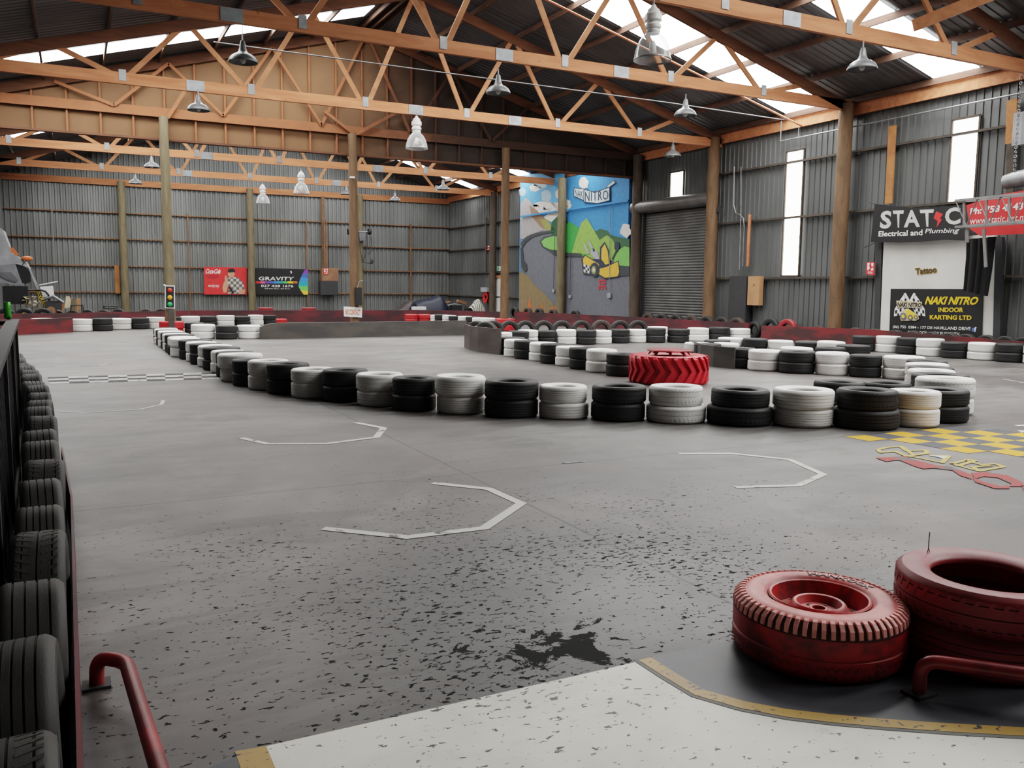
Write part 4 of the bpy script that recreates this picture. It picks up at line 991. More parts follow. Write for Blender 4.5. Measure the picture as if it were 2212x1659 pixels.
for i, ch in enumerate(word):
    a = az0 - i * .165
    for bold, zz0, wd, ht, mm in ((0.06, .0015, .048, .050, 'tyre_shade'), (0.005, .0045, .038, .037, 'tread_block')):  # dark copy behind each letter is its painted shade
        uv, fs, asp = text_mesh(ch, bold)
        vs = []
        for u, v in uv:
            r = HR - .094 + (v - .5) * ht; da = -(u - .5) * wd / (HR - .094); vs.append((r * cos(a + da), r * sin(a + da), h + zz0))
        mb.add(vs, fs, mm)
tag(mb.build('lettering', t), 'raised brand lettering on the sidewall')
t.rotation_euler = (0.0, 0.0, 0.0)
# stack of two maroon tyres beside it
tc = at(2111, 1480, Z=0); gd = Vector((tc.x, tc.y, 0)).normalized(); tc = tc + gd * .36
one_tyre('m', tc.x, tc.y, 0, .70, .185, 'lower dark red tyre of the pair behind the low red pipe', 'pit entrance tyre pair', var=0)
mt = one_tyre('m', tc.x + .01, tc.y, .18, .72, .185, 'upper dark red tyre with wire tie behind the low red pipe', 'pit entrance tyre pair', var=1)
wp = [at(1998, 1191, Z=.37), at(2005, 1180, Z=.37), at(2013, 1191, Z=.37)]
b_ = (wp[0] + wp[2]) / 2
wire = MB().tube([(b_.x - .012, b_.y, .355), (b_.x, b_.y, .385), (b_.x + .012, b_.y, .355)], .0022, 'charcoal', 6).tube([(b_.x, b_.y, .383), (b_.x - .002, b_.y, .42), (b_.x + .001, b_.y, .46)], .0022, 'charcoal', 6).build('wire_tie', mt)
wire.matrix_parent_inverse = (Matrix.LocRotScale(mt.location, mt.rotation_euler, mt.scale)).inverted()
# red tractor tyre with chevron lugs
tr = at(1443, 835, Z=0); gd = Vector((tr.x, tr.y, 0)).normalized(); TR, TW = .66, .47; tr = tr + gd * TR
t = thing('tractor_tyre', 'big bright red tractor tyre with slanted lugs lying on the track', 'tyre', None, (tr.x, tr.y, TW / 2)); h = TW / 2
MB().lathe([(TR - .10, -h), (TR - .05, -.94 * h), (TR - .05, .94 * h), (TR - .10, h), (TR - .24, .98 * h), (.33, .86 * h), (.33, -.86 * h), (TR - .24, -.98 * h)], 'tractor_red', 64, closed=True).build('carcass', t, 40)
mb = MB(); nl = 24
for i in range(nl):
    for s in (-1, 1):
        a0 = 2 * pi * i / nl; vs = []
        for f_, (da, z) in enumerate(((0, 0.0), (.10, .42 * h), (.20, .80 * h), (.24, .97 * h))):
            # chevrons lean back from the middle of the tread
            for wd in (-.055, .055):
                for r in (TR - .07, TR if f_ < 3 else TR - .03):
                    a = a0 - da + wd * (1 if f_ < 3 else .8); vs.append((r * cos(a), r * sin(a), s * z))
        fs = []
        for q in range(3):
            o = 4 * q; fs += [(o + 1, o + 5, o + 7, o + 3), (o, o + 4, o + 5, o + 1), (o + 2, o + 3, o + 7, o + 6)]
        fs += [(0, 1, 3, 2), (12, 14, 15, 13)]
        mb.add(vs, fs, 'tractor_red')
mb.build('tread_lugs', t)
lid = thing('round_lid', 'flat red round lid on short legs resting on the tractor tyre', 'lid', None, (tr.x, tr.y, TW))
MB().lathe([(.001, .085), (.36, .085), (.375, .07), (.36, .055), (.001, .055)], 'red_steel', 40).build('disc', lid, 40)
for i in range(8):
    a = 2 * pi * i / 8 + .2; MB().beam((.34 * cos(a), .34 * sin(a), 0), (.28 * cos(a), .28 * sin(a), .058), .05, .02, 'red_steel').build('leg', lid)

# ------------------------------------------------------------------ bent red pipe rails at the pit entrance
def pipe_rail(foot, top_pts, label, r=.027):
    t = thing('pipe_rail', label, 'pipe rail', 'red pipe rails', (foot.x, foot.y, 0))
    P = [Vector(p) - Vector((foot.x, foot.y, 0)) for p in top_pts]
    # round the corners
    out = [P[0]]
    for a, b, c in zip(P, P[1:], P[2:]):
        e1, e2 = (b - a), (c - b); rr = min(.07, e1.length * .48, e2.length * .48); s0, s1 = b - e1.normalized() * rr, b + e2.normalized() * rr
        for k in range(7):
            u = k / 6; out.append(s0 * (1 - u) ** 2 + b * 2 * u * (1 - u) + s1 * u * u)
    out.append(P[-1])
    MB().tube(out, r, 'red_steel', 16).build('pipe', t, 50)
    MB().box((0, 0, .006), (.10, .09, .012), 'charcoal').build('base_plate', t)
    return t
ft = at(209, 1482, Z=0); zt = .115
e2 = at(272, 1428, Z=zt); e3 = at(343, 1659, Z=zt); e1 = Vector((ft.x, ft.y, zt)); e4 = e3 + (e3 - e2) * 1.1
pipe_rail(ft, [(ft.x, ft.y, .0), (ft.x + .005, ft.y, zt), (e2.x, e2.y, zt), (e4.x, e4.y, zt), (e4.x, e4.y, .0)], 'bent red pipe rail with floor plate beside the fence tyres')
f2 = at(1985, 1500, Z=0); zt = .14
e5 = at(2230, 1458, Z=zt); d_ = Vector((e5.x - f2.x, e5.y - f2.y, 0))
pipe_rail(f2, [(f2.x, f2.y, 0), (f2.x, f2.y, zt), (f2.x + d_.x * 2.2, f2.y + d_.y * 2.2, zt), (f2.x + d_.x * 2.2, f2.y + d_.y * 2.2, 0)], 'low red pipe rail in front of the dark red tyre pair', .026)

# ------------------------------------------------------------------ steel fence and the can on it
FZ = 1.20
F0, F1 = at(29, 689, Z=FZ), at(0, 742, Z=FZ)
fd = (F1 - F0).normalized(); FE = F0 + fd * (F0.y - 0.7) / max(.2, -fd.y)
fc = thing('steel_fence', 'black steel fence with flat top rail beside the standing tyres', 'fence', None, (F0.x, F0.y, 0))
def fpart(name, mb): o = mb.build(name); o.parent = fc; o.matrix_parent_inverse = Matrix.Translation((-F0.x, -F0.y, 0)); return o
L = (FE - F0).length
fpart('top_rail', MB().beam((F0.x, F0.y, FZ - .015), (FE.x, FE.y, FZ - .015), .10, .03, 'charcoal'))
fpart('bottom_rail', MB().beam((F0.x, F0.y, .12), (FE.x, FE.y, .12), .05, .05, 'black'))
for k in range(int(L / 1.9) + 1):
    p = F0 + fd * min(L, k * 1.9); fpart('post', MB().box((p.x, p.y, .59), (.06, .06, 1.18), 'black'))
fpart('backing_sheet', MB().beam((F0.x - .045, F0.y - .3, .62), (FE.x - .045, FE.y, .62), .006, 1.05, 'black'))
nb = int(L / .13)
mb = MB()
for k in range(1, nb):
    p = F0 + fd * (k * .13)
    if k < 95: fpart('bar', MB().box((p.x, p.y, .66), (.018, .018, 1.04), 'black'))
# cross fence closing the far end
F3 = at(0, 688, Z=1.08)
F3 = F0 + Vector((-2.0, .55, 0))
for nm, za, wdt in (('top_rail', 1.16, .05), ('bottom_rail', .12, .05)): fpart(nm, MB().beam((F0.x, F0.y, za), (F3.x, F3.y, za), wdt, .04, 'black'))
for k in range(1, 16):
    p = F0 + (F3 - F0) * k / 16; fpart('bar', MB().box((p.x, p.y, .64), (.018, .018, 1.04), 'black'))
cs = .72
t = thing('drink_can', 'tall green drink can standing on the steel fence corner', 'can', None, (F0.x - .045, F0.y - .02, FZ))
MB().lathe([(r * cs, z * cs) for r, z in ((.02, 0), (.034, .006), (.045, .02), (.045, .20), (.037, .225), (.034, .222), (.001, .218))], 'green', 24).build('body', t, 50)
MB().lathe([(r * cs, z * cs) for r, z in ((.001, .2195), (.033, .2215), (.036, .228), (.037, .226))], 'alloy', 24).build('lid', t)

# ------------------------------------------------------------------ lamps
def bell_lamp(col):
    t = thing('pendant_lamp', '', 'lamp', 'bell shaped pendant lamps')
    MB().lathe([(.272, 0), (.275, .012), (.262, .05), (.225, .105), (.17, .145), (.12, .165), (.085, .20), (.065, .26), (.05, .36), (.034, .40), (.001, .40)], col, 32).lathe([(.268, .004), (.255, .045), (.22, .095), (.165, .132), (.11, .15), (.001, .16)], 'enamel', 32).build('shade', t, 50)
    MB().ball((0, 0, .06), .06, 'offwhite', 14, (1, 1, 1.4)).build('bulb', t, 60)
    MB().tube([(0, 0, .40), (0, 0, .52)], .012, 'steel', 8).build('stem', t)
    return t
def high_bay():
    t = thing('bay_lamp', '', 'lamp', 'clear bay lamps')
    MB().lathe([(.31, 0), (.305, .03), (.29, .12), (.255, .24), (.20, .34), (.13, .41), (.10, .43)], 'shade', 40).build('shade', t, 60)
    MB().lathe([(.312, -.008), (.316, 0), (.312, .02), (.304, .02)], 'alloy', 40).build('rim', t)
    MB().ball((0, 0, .2), .06, 'white', 12, (1, 1, 1.9)).build('bulb', t, 60)
    MB().lathe([(.001, .42), (.11, .42), (.12, .45), (.12, .47), (.10, .49), (.13, .51), (.135, .55), (.12, .57), (.105, .60), (.14, .63), (.14, .72), (.11, .75), (.095, .80), (.05, .84), (.03, .88), (.001, .88)], 'ballast', 24).build('ballast', t, 40)
    MB().tube([(0, 0, .88), (0, 0, 1.0)], .014, 'steel', 8).build('hook', t)
    return t
BL, HBl, BD = bell_lamp('enamel'), high_bay(), bell_lamp('enamel_dark')
used = {}
def hang(proto, px, ybot, Y, label, zt=None):
    p = at(px, ybot, Y=Y); k = proto.name
    if k in used: o = dup(proto, p, 0, label)
    else: o = proto; used[k] = 1; o.location = p; o['label'] = label
    top = p.z + (.52 if proto.name.startswith('pendant') else 1.0)
    if zt and zt > top:
        MB().tube([(0, 0, top - p.z), (0, 0, zt - p.z)], .008, 'steel', 6).build('cord', o)
    return o
hang(BD, 525, 135, 17.5, 'dark bell lamp nearest above the plywood gable slope'.replace('nearest ', 'hanging '), 6.5)
hang(BL, 429, 239, 23.1, 'pale bell lamp below the second truss near the traffic light pole')
hang(BL, 1076, 202, 17.5, 'grey bell lamp under the middle of the front truss behind the long grey pipe')
hang(BL, 1862, 150, 12.1, 'pale bell lamp below the upper truss in front of the tall window')
hang(BL, 1480, 250, 17.5, 'pale bell lamp hanging near the front truss end by the roller door')
hang(BL, 1453, 338, 23.1, 'small grey bell lamp above the little square window')
hang(BL, 328, 362, 34.1, 'small bell lamp hanging left of the traffic light pole top'.replace('left of', 'beside'))
hang(BL, 293, 397, 40.3, 'small bell lamp above the back wall pole with the orange plank')
hang(BL, 957, 410, 34.1, 'small bell lamp below the gable near the mural corner')
hang(BL, 853, 434, 40.3, 'small dim bell lamp over the hung kart pole')
hang(BL, 748, 420, 40.3, 'tiny bell lamp half hidden behind the no contact pole')
hang(HBl, 1409, 130, 12.1, 'large clear bay lamp with white housing close to the skylight')
hang(HBl, 900, 321, 23.0, 'clear bay lamp hanging from the second truss above the long board')
hang(HBl, 651, 419, 34.1, 'clear bay lamp over the rainbow banner, higher of two')
hang(HBl, 568, 440, 40.3, 'clear bay lamp over the rainbow banner, lower of two')

# ------------------------------------------------------------------ pipes under the roof
a, b = at(330, 62, Y=20.0), at(1685, 254, X=XR - .2)
b.y = 20.0 if False else b.y
tag(MB().tube([(2.9, 20.0, 6.73), (14.9, 20.0, 6.71), (XR - .2, 20.2, 6.70)], .015, 'pipe_grey', 8).build('overhead_pipe'), 'long grey pipe crossing the hall between two trusses', 'pipe')
c = at(1686, 305, X=XR - .2); e = at(2212, 200, X=XR - .2)
tag(MB().tube([(XR - .2, c.y, 6.7), (XR - .2, c.y, c.z), (XR - .2, e.y, e.z), (XR - .2, e.y - 3, e.z)], .022, 'steel', 8).tube([(XR - .2, at(1725, 290, X=XR - .2).y, 6.4), (XR - .2, at(1725, 290, X=XR - .2).y, c.z)], .012, 'steel', 6).build('wall_pipe'), 'thin grey pipe along the top of the side wall', 'pipe')
a, b = at(1182, 0, Y=19.0), at(1732, 272, X=XR - .2)
tag(MB().tube([a + (a - b) * .35, b], .03, 'copper', 8).build('sloping_pipe'), 'thin orange pipe sloping down beneath the roof to the side wall', 'pipe')
mb = MB(); z4 = zoomed(1340, 360, 3.95)
tag(MB().tube(Wall(X=XR - .25).pts(z4([(1105, 410), (1085, 850)])), .055, 'copper', 10).build('down_pipe'), 'orange brown pipe beside the first tall window', 'pipe')
tag(MB().tube(WR.pts(z4([(972, 0), (968, 330), (985, 395), (1020, 410), (1050, 440), (1058, 520), (1045, 850)]), 6), .02, 'alloy', 8).build('wall_cable'), 'grey cable looping down beside the roller door pole', 'cable')
tag(MB().tube(WR.pts(z4([(1030, 0), (1030, 400), (1015, 880)]), 4), .015, 'steel', 6).build('wall_conduit'), 'thin conduit beside the grey looping cable', 'conduit')

# ------------------------------------------------------------------ boxes and signs on the side wall
def wall_box(name, quad, dep_, m, label, cat, wall=WR, parent=None, k=0):
    P = wall.pts(quad, k); n = wall.n()
    if wall.X is not None:
        y0, y1 = (P[0].y + P[3].y) / 2, (P[1].y + P[2].y) / 2; z1, z0 = (P[0].z + P[1].z) / 2, (P[2].z + P[3].z) / 2
        c, d = (P[0].x + dep_ / 2, (y0 + y1) / 2, (z0 + z1) / 2), (dep_, abs(y1 - y0), z1 - z0)
    else:
        x0, x1 = (P[0].x + P[3].x) / 2, (P[1].x + P[2].x) / 2; z1, z0 = (P[0].z + P[1].z) / 2, (P[2].z + P[3].z) / 2
        c, d = ((x0 + x1) / 2, P[0].y + dep_ / 2, (z0 + z1) / 2), (abs(x1 - x0), dep_, z1 - z0)
    o = MB().box(c, d, m).build(name, parent)
    if parent is None: tag(o, label, cat)
    return o
WB2 = Wall(X=XR - .34)
t = thing('wall_cabinet', 'tan box fixed to the wall below the orange brown pipe', 'cabinet')
wall_box('case', z4([(1092, 935), (1190, 935), (1176, 1182), (1080, 1182)]), .18, 'tan', None, None, WB2, t)
P = WB2.pts(z4([(1135, 1000), (1150, 1000), (1145, 1020), (1128, 1020)]), 1); MB().poly(P[::-1], 'brown').build('latch', t)
wall_box('floor_cabinet', z4([(935, 935), (1075, 935), (1065, 1340), (915, 1340)]), .2, 'charcoal', 'black cabinet beside the tan wall box', 'cabinet', WB2)
def fire_sign(quad, label, wall, k=2):
    t = thing('fire_sign', label, 'sign', 'red fire signs')
    P = wall.pts(quad, k); MB().slab(P[::-1], wall.n() * .01, 'red').build('panel', t)
    tl, tr, br, bl = [wall.pts(quad, k + 1)[i] for i in range(4)]
    f = lambda u, v: (tl * (1 - u) + tr * u) * (1 - v) + (bl * (1 - u) + br * u) * v
    mb = MB()
    for l in ([(.12, .08), (.42, .08), (.35, .3), (.45, .5), (.2, .66), (.12, .66)], [(.6, .08), (.88, .08), (.88, .3), (.7, .38), (.62, .25)], [(.62, .5), (.88, .42), (.88, .66), (.55, .66)]): mb.poly([f(*q) for q in l][::-1], 'white')
    for yy in (.76, .85): mb.poly([f(.2, yy), f(.8, yy), f(.8, yy + .04), f(.2, yy + .04)][::-1], 'white')
    mb.build('symbol', t); return t
fire_sign([(1872, 566), (1889, 566), (1888, 594), (1871, 593)], 'red fire sign beside the white wall panel', WB2)
# white painted panel with the karting board
WP = Wall(X=XR - .20)
zs = zoomed(1860, 380, 6.284)
wpn = MB(); wpn.slab(WP.pts([(1909, 521), (2087, 510), (2150, 505), (2146, 745), (1900, 745)])[::-1], (.08, 0, 0), 'offwhite')
tag(wpn.build('wall_panel'), 'white painted wall panel behind the karting sign', 'panel')
mb = MB()
for x0, x1 in ((1893, 1905), (2150, 2165)): mb.slab(WP.pts([(x0, 512), (x1, 512), (x1 - 6, 745), (x0 - 6, 745)], 2)[::-1], (.1, 0, 0), 'charcoal')
tag(mb.build('trim_3'), kind='structure')
WS = Wall(X=XR - .24)
zk = zoomed(1900, 600, 7.09)
t = thing('karting_sign', 'black karting sign with yellow name and crossed flags on white panel', 'sign')
MB().slab(WS.pts(zk([(170, 170), (1580, 175), (1555, 1100), (140, 1100)]))[::-1], (.03, 0, 0), 'black').build('panel', t)
mb = MB(); K = lambda l, k=1: [WS.p(*p, k) for p in zk(l)]
mb = MB(); put_text(mb, 'NAKI NITRO', 'yellow', K([(705, 285), (1520, 292), (1500, 415), (690, 410)]), .035, .25, .95); mb.build('lettering', t)
mb = MB(); put_text(mb, 'INDOOR', 'yellow', K([(900, 455), (1285, 455), (1280, 528), (898, 525)]), .03); mb.build('lettering', t)
mb = MB(); put_text(mb, 'KARTING LTD', 'yellow', K([(770, 568), (1410, 578), (1405, 648), (768, 638)]), .03); mb.build('lettering', t)
mb = MB(); put_text(mb, '(06) 755  0384 - 177 DE HAVILLAND DRIVE', 'white', K([(205, 730), (1395, 755), (1392, 820), (203, 780)]), .012); mb.build('lettering', t)
mb = MB(); put_text(mb, 'BELL BLOCK    NEW PLYMOUTH', 'white', K([(435, 812), (1220, 838), (1218, 885), (433, 852)]), .01); mb.build('lettering', t)
mb = MB()
for l in ([(1412, 765), (1475, 768), (1473, 828), (1410, 824)],): mb.poly(K(l)[::-1], 'blue')
put_text(mb, 'f', 'white', K([(1445, 755), (1485, 757), (1480, 830), (1450, 828)], 2), .03)
mb.build('social_mark', t)
mb = MB()
for sgn in (-1, 1):
    c = 460
    X_ = lambda x: c + sgn * (x - c)
    R_ = (lambda l: l) if sgn < 0 else (lambda l: l[::-1])
    mb.poly(K(R_([(X_(520), 232), (X_(552), 245), (X_(470), 390), (X_(440), 380)]), 2), 'white')
    mb.poly(K(R_([(X_(552), 262), (X_(600), 330), (X_(690), 480), (X_(700), 590), (X_(560), 570), (X_(470), 390)]), 1), 'white')
    for i in range(5):
        for j in range(4):
            if (i + j) % 2: continue
            u = X_(510 + i * 34 + j * 4); v = 310 + j * 62 + i * 14; w_ = sgn * 28
            mb.poly(K(R_([(u, v), (u + w_, v + 12), (u + w_, v + 60), (u, v + 48)]), 3), 'black')
mb.poly(K([(255, 350), (650, 370), (640, 460), (270, 455)][::-1], 4), 'cream')
put_text(mb, 'NAKI NITRO', 'black', K([(275, 372), (640, 385), (635, 450), (272, 448)], 5), .03, .1)
mb.poly(K([(310, 620), (330, 520), (390, 480), (440, 470), (510, 520), (590, 570), (605, 630), (560, 655), (330, 660)][::-1], 5), 'cream')
mb.poly(K([(395, 500), (440, 480), (520, 530), (590, 590), (560, 630), (420, 600)][::-1], 6), 'gold')
for x, y, r in ((360, 590, 52), (470, 610, 40), (555, 605, 32)):
    mb.poly(K([(x + r * cos(q * pi / 7), y + r * 1.1 * sin(q * pi / 7)) for q in range(14)][::-1], 7), 'dark_plastic'); mb.poly(K([(x + r * .5 * cos(q * pi / 5), y + r * .55 * sin(q * pi / 5)) for q in range(10)][::-1], 8), 'gold')
tag(mb.build('emblem', t), 'crossed chequered flags with small yellow kart')
# small wooden lettering on the white panel
t = thing('wooden_word', 'small carved brown word fixed on the white wall panel', 'sign')
mb = MB(); put_text(mb, 'Tattoo', 'dark_brown', [WP.p(*p, 4) for p in zs([(735, 1255), (1025, 1225), (1025, 1310), (740, 1340)])], .03); mb.build('lettering', t)
mb = MB(); put_text(mb, 'Tattoo', 'gold', [WP.p(*p, 2) for p in zs([(728, 1250), (1032, 1218), (1032, 1318), (732, 1348)])], .05); mb.build('backing', t)
# plumbing banner
WN = Wall(X=XR - .42)
t = thing('plumbing_banner', 'sagging black banner with silver and red lettering above the white panel', 'banner')
top = [(185, 380), (420, 405), (700, 430), (1000, 425), (1250, 405), (1425, 385)]; bot = [(1425, 880), (1150, 868), (800, 895), (500, 905), (230, 900), (130, 900)]
MB().slab(WN.pts(zs(top + bot))[::-1], (.01, 0, 0), 'black').build('cloth', t)
mb = MB()
N_ = lambda l, k=1: [WN.p(*p, k) for p in zs(l)]
silver = FLAT('silver_print', (0.50, 0.50, 0.48))
put_text(mb, 'S', silver, N_([(262, 478), (410, 470), (408, 712), (255, 718)]), .035, .05); put_text(mb, 'T', silver, N_([(430, 472), (582, 468), (545, 702), (470, 702)]), .03)
mb2 = mb
put_text(mb, 'A', silver, N_([(600, 465), (775, 462), (800, 692), (580, 700)]), .03); put_text(mb, 'T', silver, N_([(795, 460), (990, 452), (950, 688), (850, 690)]), .03); put_text(mb, 'C', silver, N_([(1135, 440), (1350, 418), (1350, 655), (1145, 668)]), .035)
mb.poly(N_([(1020, 480), (1112, 520), (1072, 580), (1100, 590), (1025, 700), (1040, 610), (985, 575)][::-1]), 'red')
put_text(mb, 'Electrical and', 'white', N_([(240, 752), (835, 728), (832, 805), (236, 825)]), .02); put_text(mb, 'Plumbing', 'white', N_([(868, 718), (1340, 705), (1325, 790), (868, 800)]), .008, .2)
mb.build('lettering', t)
for a, b in (((60, 325), (185, 380)), ((40, 975), (190, 905))): MB().tube([WN.p(*p, 1) for p in zs([a, b])], .012, 'charcoal', 6).build('tie_rope', t)
# red telephone banner
WT = Wall(X=XR - .95)
t = thing('telephone_banner', 'red banner with white telephone number behind the metal lighting frame', 'banner')
MB().slab(WT.pts(zs([(1430, 400), (1800, 270), (2250, 190), (2700, 110), (2700, 700), (2212, 785), (1620, 815), (1480, 720)]))[::-1], (.01, 0, 0), 'red').build('cloth', t)
mb = MB(); T_ = lambda l, k=1: [WT.p(*p, k) for p in zs(l)]
put_text(mb, 'Ph: 758 4143', 'white', T_([(1480, 440), (2205, 355), (2200, 455), (1478, 530)]), .03, .1); put_text(mb, 'www.static.net.nz', 'white', T_([(1480, 575), (2260, 515), (2258, 600), (1485, 655)]), .0, .2)
mb.build('lettering', t)
# aluminium lighting frame
WF = Wall(X=XR - 1.5)
t = thing('lighting_frame', 'grey metal lattice frame across the red banner', 'metal frame')
Fz = lambda x, y: WF.p(*zs([(x, y)])[0])
A1, A2, B1, B2 = Fz(1400, 345), Fz(2700, 215), Fz(1400, 700), Fz(2700, 595)
for off in (0, .3):
    o = Vector((-off, 0, 0)); MB().beam(A1 + o, A2 + o, .05, .05, 'alloy').build('rail', t); MB().beam(B1 + o, B2 + o, .05, .05, 'alloy').build('rail', t)
for i in range(9):
    u = i / 8; p, q = A1 + (A2 - A1) * u, B1 + (B2 - B1) * u; o = Vector((-.3, 0, 0))
    if i % 2 == 0:
        MB().beam(p, q, .05, .04, 'alloy', up=(1, 0, 0)).build('upright', t)
    if i < 8:
        v = (i + 1) / 8; q2 = (B1 + (B2 - B1) * v) if i % 2 == 0 else (A1 + (A2 - A1) * v)
        MB().tube([(p if i % 2 == 0 else q) + o, q2 + o], .014, 'alloy', 6).build('brace', t)
MB().beam(B1, B1 + Vector((-.3, 0, 0)), .05, .05, 'alloy').build('tie', t); MB().beam(A1, A1 + Vector((-.3, 0, 0)), .05, .05, 'alloy').build('tie', t)
p, q = Fz(1665, 715), Fz(1695, 1240); MB().beam(p, q, .07, .03, 'alloy', up=(1, 0, 0)).build('hanging_bar', t)
p, q = Fz(1440, 700), Fz(1440, 905); MB().beam(p, q, .09, .03, 'alloy', up=(1, 0, 0)).build('hanging_bar', t)
# black drape
mb = MB(); Wd = Wall(X=XR - .62); l0, l1 = [(1430, 860), (1425, 1100), (1385, 1560)], [(1850, 820), (1800, 1250), (1735, 1640)]
P0, P1 = [Wd.p(*p) for p in zs(l0)], [Wd.p(*p) for p in zs(l1)]; vs, fs = [], []
for j in range(3):
    for i in range(13):
        u = i / 12; p = P0[j] * (1 - u) + P1[j] * u; vs.append((p.x + .05 * sin(i * 1.9), p.y, p.z))
fs = [(j * 13 + i, j * 13 + i + 1, (j + 1) * 13 + i + 1, (j + 1) * 13 + i) for j in range(2) for i in range(12)]
tag(mb.add(vs, fs, 'black').build('black_drape', None, 60), 'black hanging drape over the corner of the karting sign', 'drape')
# duct, control box and chain high on the wall
zt_ = zoomed(1400, 0, 2.724)
Wq = Wall(X=XR - .6)
tag(MB().tube([Wq.p(*p) for p in zs([(1960, 85), (2120, 45), (2700, -60)])], [.16, .19, .19], 'steel', 18).build('air_duct', None, 50), 'grey round duct above the red telephone banner', 'duct')
wall_box('control_box', zt_([(2150, 672), (2260, 640), (2250, 850), (2140, 850)]), .2, 'grey_plastic', 'grey electrical box high beside the last tall window', 'electrical box', Wq)
a = Wq.p(2206, 250); mb = MB()
for i in range(24):
    z = 6.6 - i * .1
    mb.lathe([(.03 + .012 * cos(q * pi / 3), .012 * sin(q * pi / 3)) for q in range(6)], 'steel', 10, (a.x - .1, a.y, z), True, rot=Matrix.Rotation(pi / 2, 3, 'X' if i % 2 else 'Y'))
tag(mb.build('hoist_chain'), 'steel chain hanging beside the grey electrical box', 'chain')
# door, fire points and exit sign in the far corner
WC = Wall(X=XR - .12)
zc_ = zoomed(840, 360, 3.95)
C_ = lambda l, k=0: [WC.p(*p, k) for p in zc_(l)]
q0, q1 = C_([(905, 965), (968, 965)]); dm = MB()
ya, yb_ = q0.y, q1.y; zt = 2.05
dm.box((XR - .12, (ya + yb_) / 2, zt / 2), (.06, abs(ya - yb_), zt), 'offwhite'); d2 = dm.build('door_2'); tag(d2, 'white door in an orange timber frame', kind='structure')
for y in (ya, yb_): MB().box((XR - .14, y, zt / 2), (.12, .14, zt), 'plank').build('door_frame', d2)
MB().box((XR - .14, (ya + yb_) / 2, zt + .05), (.12, abs(ya - yb_) + .14, .12), 'plank').build('door_frame', d2)
t = thing('exit_sign', 'small pale green exit sign above the far corner door', 'sign')
MB().slab(C_([(922, 852), (962, 850), (962, 888), (922, 890)], 2)[::-1], (.03, 0, 0), 'white').build('panel', t)
mb = MB(); mb.poly(C_([(926, 858), (940, 857), (940, 884), (926, 885)], 4)[::-1], 'green_sign'); put_text(mb, 'EXIT', 'green_sign', C_([(943, 862), (960, 861), (960, 880), (943, 881)], 4)); mb.build('symbol', t)
fire_sign(zc_([(822, 676), (862, 672), (862, 712), (822, 716)]), 'small red sign on the side wall near the back corner', WC)
fire_sign(zc_([(882, 1030), (905, 1030), (903, 1102), (880, 1102)]), 'narrow red sign beside the far corner door', WC)
c = C_([(832, 1115)], 20)[0]
t = thing('hose_reel', 'red fire hose reel on the wall near the far corner door', 'hose reel', None, c)
rt = Matrix.Rotation(pi / 2, 3, 'Y')
MB().lathe([(.3, -.08), (.3, -.06), (.12, -.05), (.12, .05), (.3, .06), (.3, .08)], 'red', 24, rot=rt).build('drum', t, 40); MB().lathe([(.17 + .07 * cos(q * pi / 4), .055 * sin(q * pi / 4)) for q in range(8)], 'black', 24, closed=True, rot=rt).build('hose', t, 60)
wall_box('meter_box', zc_([(782, 1030), (838, 1030), (838, 1068), (782, 1068)]), .15, 'grey_plastic', 'small grey box above the red hose reel', 'box', Wall(X=XR - .36), None, 0)

# ------------------------------------------------------------------ posters and boxes on the back wall
WK = Wall(Y=YB - .27)
z2 = zoomed(400, 380, 4.609)
K2 = lambda l, k=0: [WK.p(*p, k) for p in z2(l)]
t = thing('drink_poster', 'red soft drink poster with a man in a checked shirt', 'poster')
MB().slab(K2([(186, 905), (612, 912), (612, 1182), (190, 1180)]), (0, .02, 0), 'red').build('panel', t)
mb = MB(); put_text(mb, 'Coca-Cola', 'white', K2([(206, 925), (355, 928), (350, 972), (203, 972)], 1), .012, .35, .8); mb.build('lettering', t); mb = MB()
put_text(mb, 'enjoy', 'white', K2([(230, 1078), (342, 1076), (340, 1120), (228, 1112)], 1)); mb.build('lettering', t)
mb = MB(); shirt = NT('checked_shirt_print'); v = shirt.coord('Position'); s_ = shirt.sep(v)
ck = shirt.new('ShaderNodeTexChecker'); shirt.l.new(v, ck.inputs['Vector']); ck.inputs['Scale'].default_value = 7.0; ck.inputs['Color1'].default_value = (.10, .09, .08, 1); ck.inputs['Color2'].default_value = (.45, .42, .38, 1); shirt.out(ck.outputs['Color'], .7)
mb.poly(K2([(205 + 0, 0)] * 0 + [(262 + 75 * cos(q * pi / 10) * .9 + 10, 985 + 40 * sin(q * pi / 10)) for q in range(11)], 1)[::-1], FLAT('dark_red_print', (.40, .02, .025)))
mb.poly(K2([(420, 1020), (470, 1000), (530, 1015), (575, 1060), (600, 1140), (575, 1172), (420, 1172), (440, 1110), (415, 1060)], 2), shirt.m)
mb.poly(K2([(385, 1060), (420, 1040), (430, 1090), (410, 1160), (380, 1165), (370, 1110)], 3), 'skin'); mb.poly(K2([(395, 995), (412, 990), (418, 1060), (392, 1065)], 4), 'skin'); mb.poly(K2([(545, 1130), (600, 1130), (590, 1176), (530, 1176)], 3), 'skin')
mb.poly(K2([(425, 955), (485, 950), (495, 985), (470, 1012), (440, 1010), (425, 985)], 3), 'skin'); mb.poly(K2([(420, 960), (435, 925), (480, 920), (500, 945), (495, 958), (440, 962)], 4), 'black')
mb.poly(K2([(470, 1172), (430, 1110), (445, 1100), (490, 1160)], 4), 'black')
tag(mb.build('figure', t), 'printed man in cap and checked shirt drinking')
t = thing('rainbow_banner', 'black banner with rainbow stripe and phone number on the back wall', 'banner')
MB().slab(K2([(700, 915), (1222, 930), (1222, 1182), (702, 1182)]), (0, .02, 0), 'black').build('panel', t)
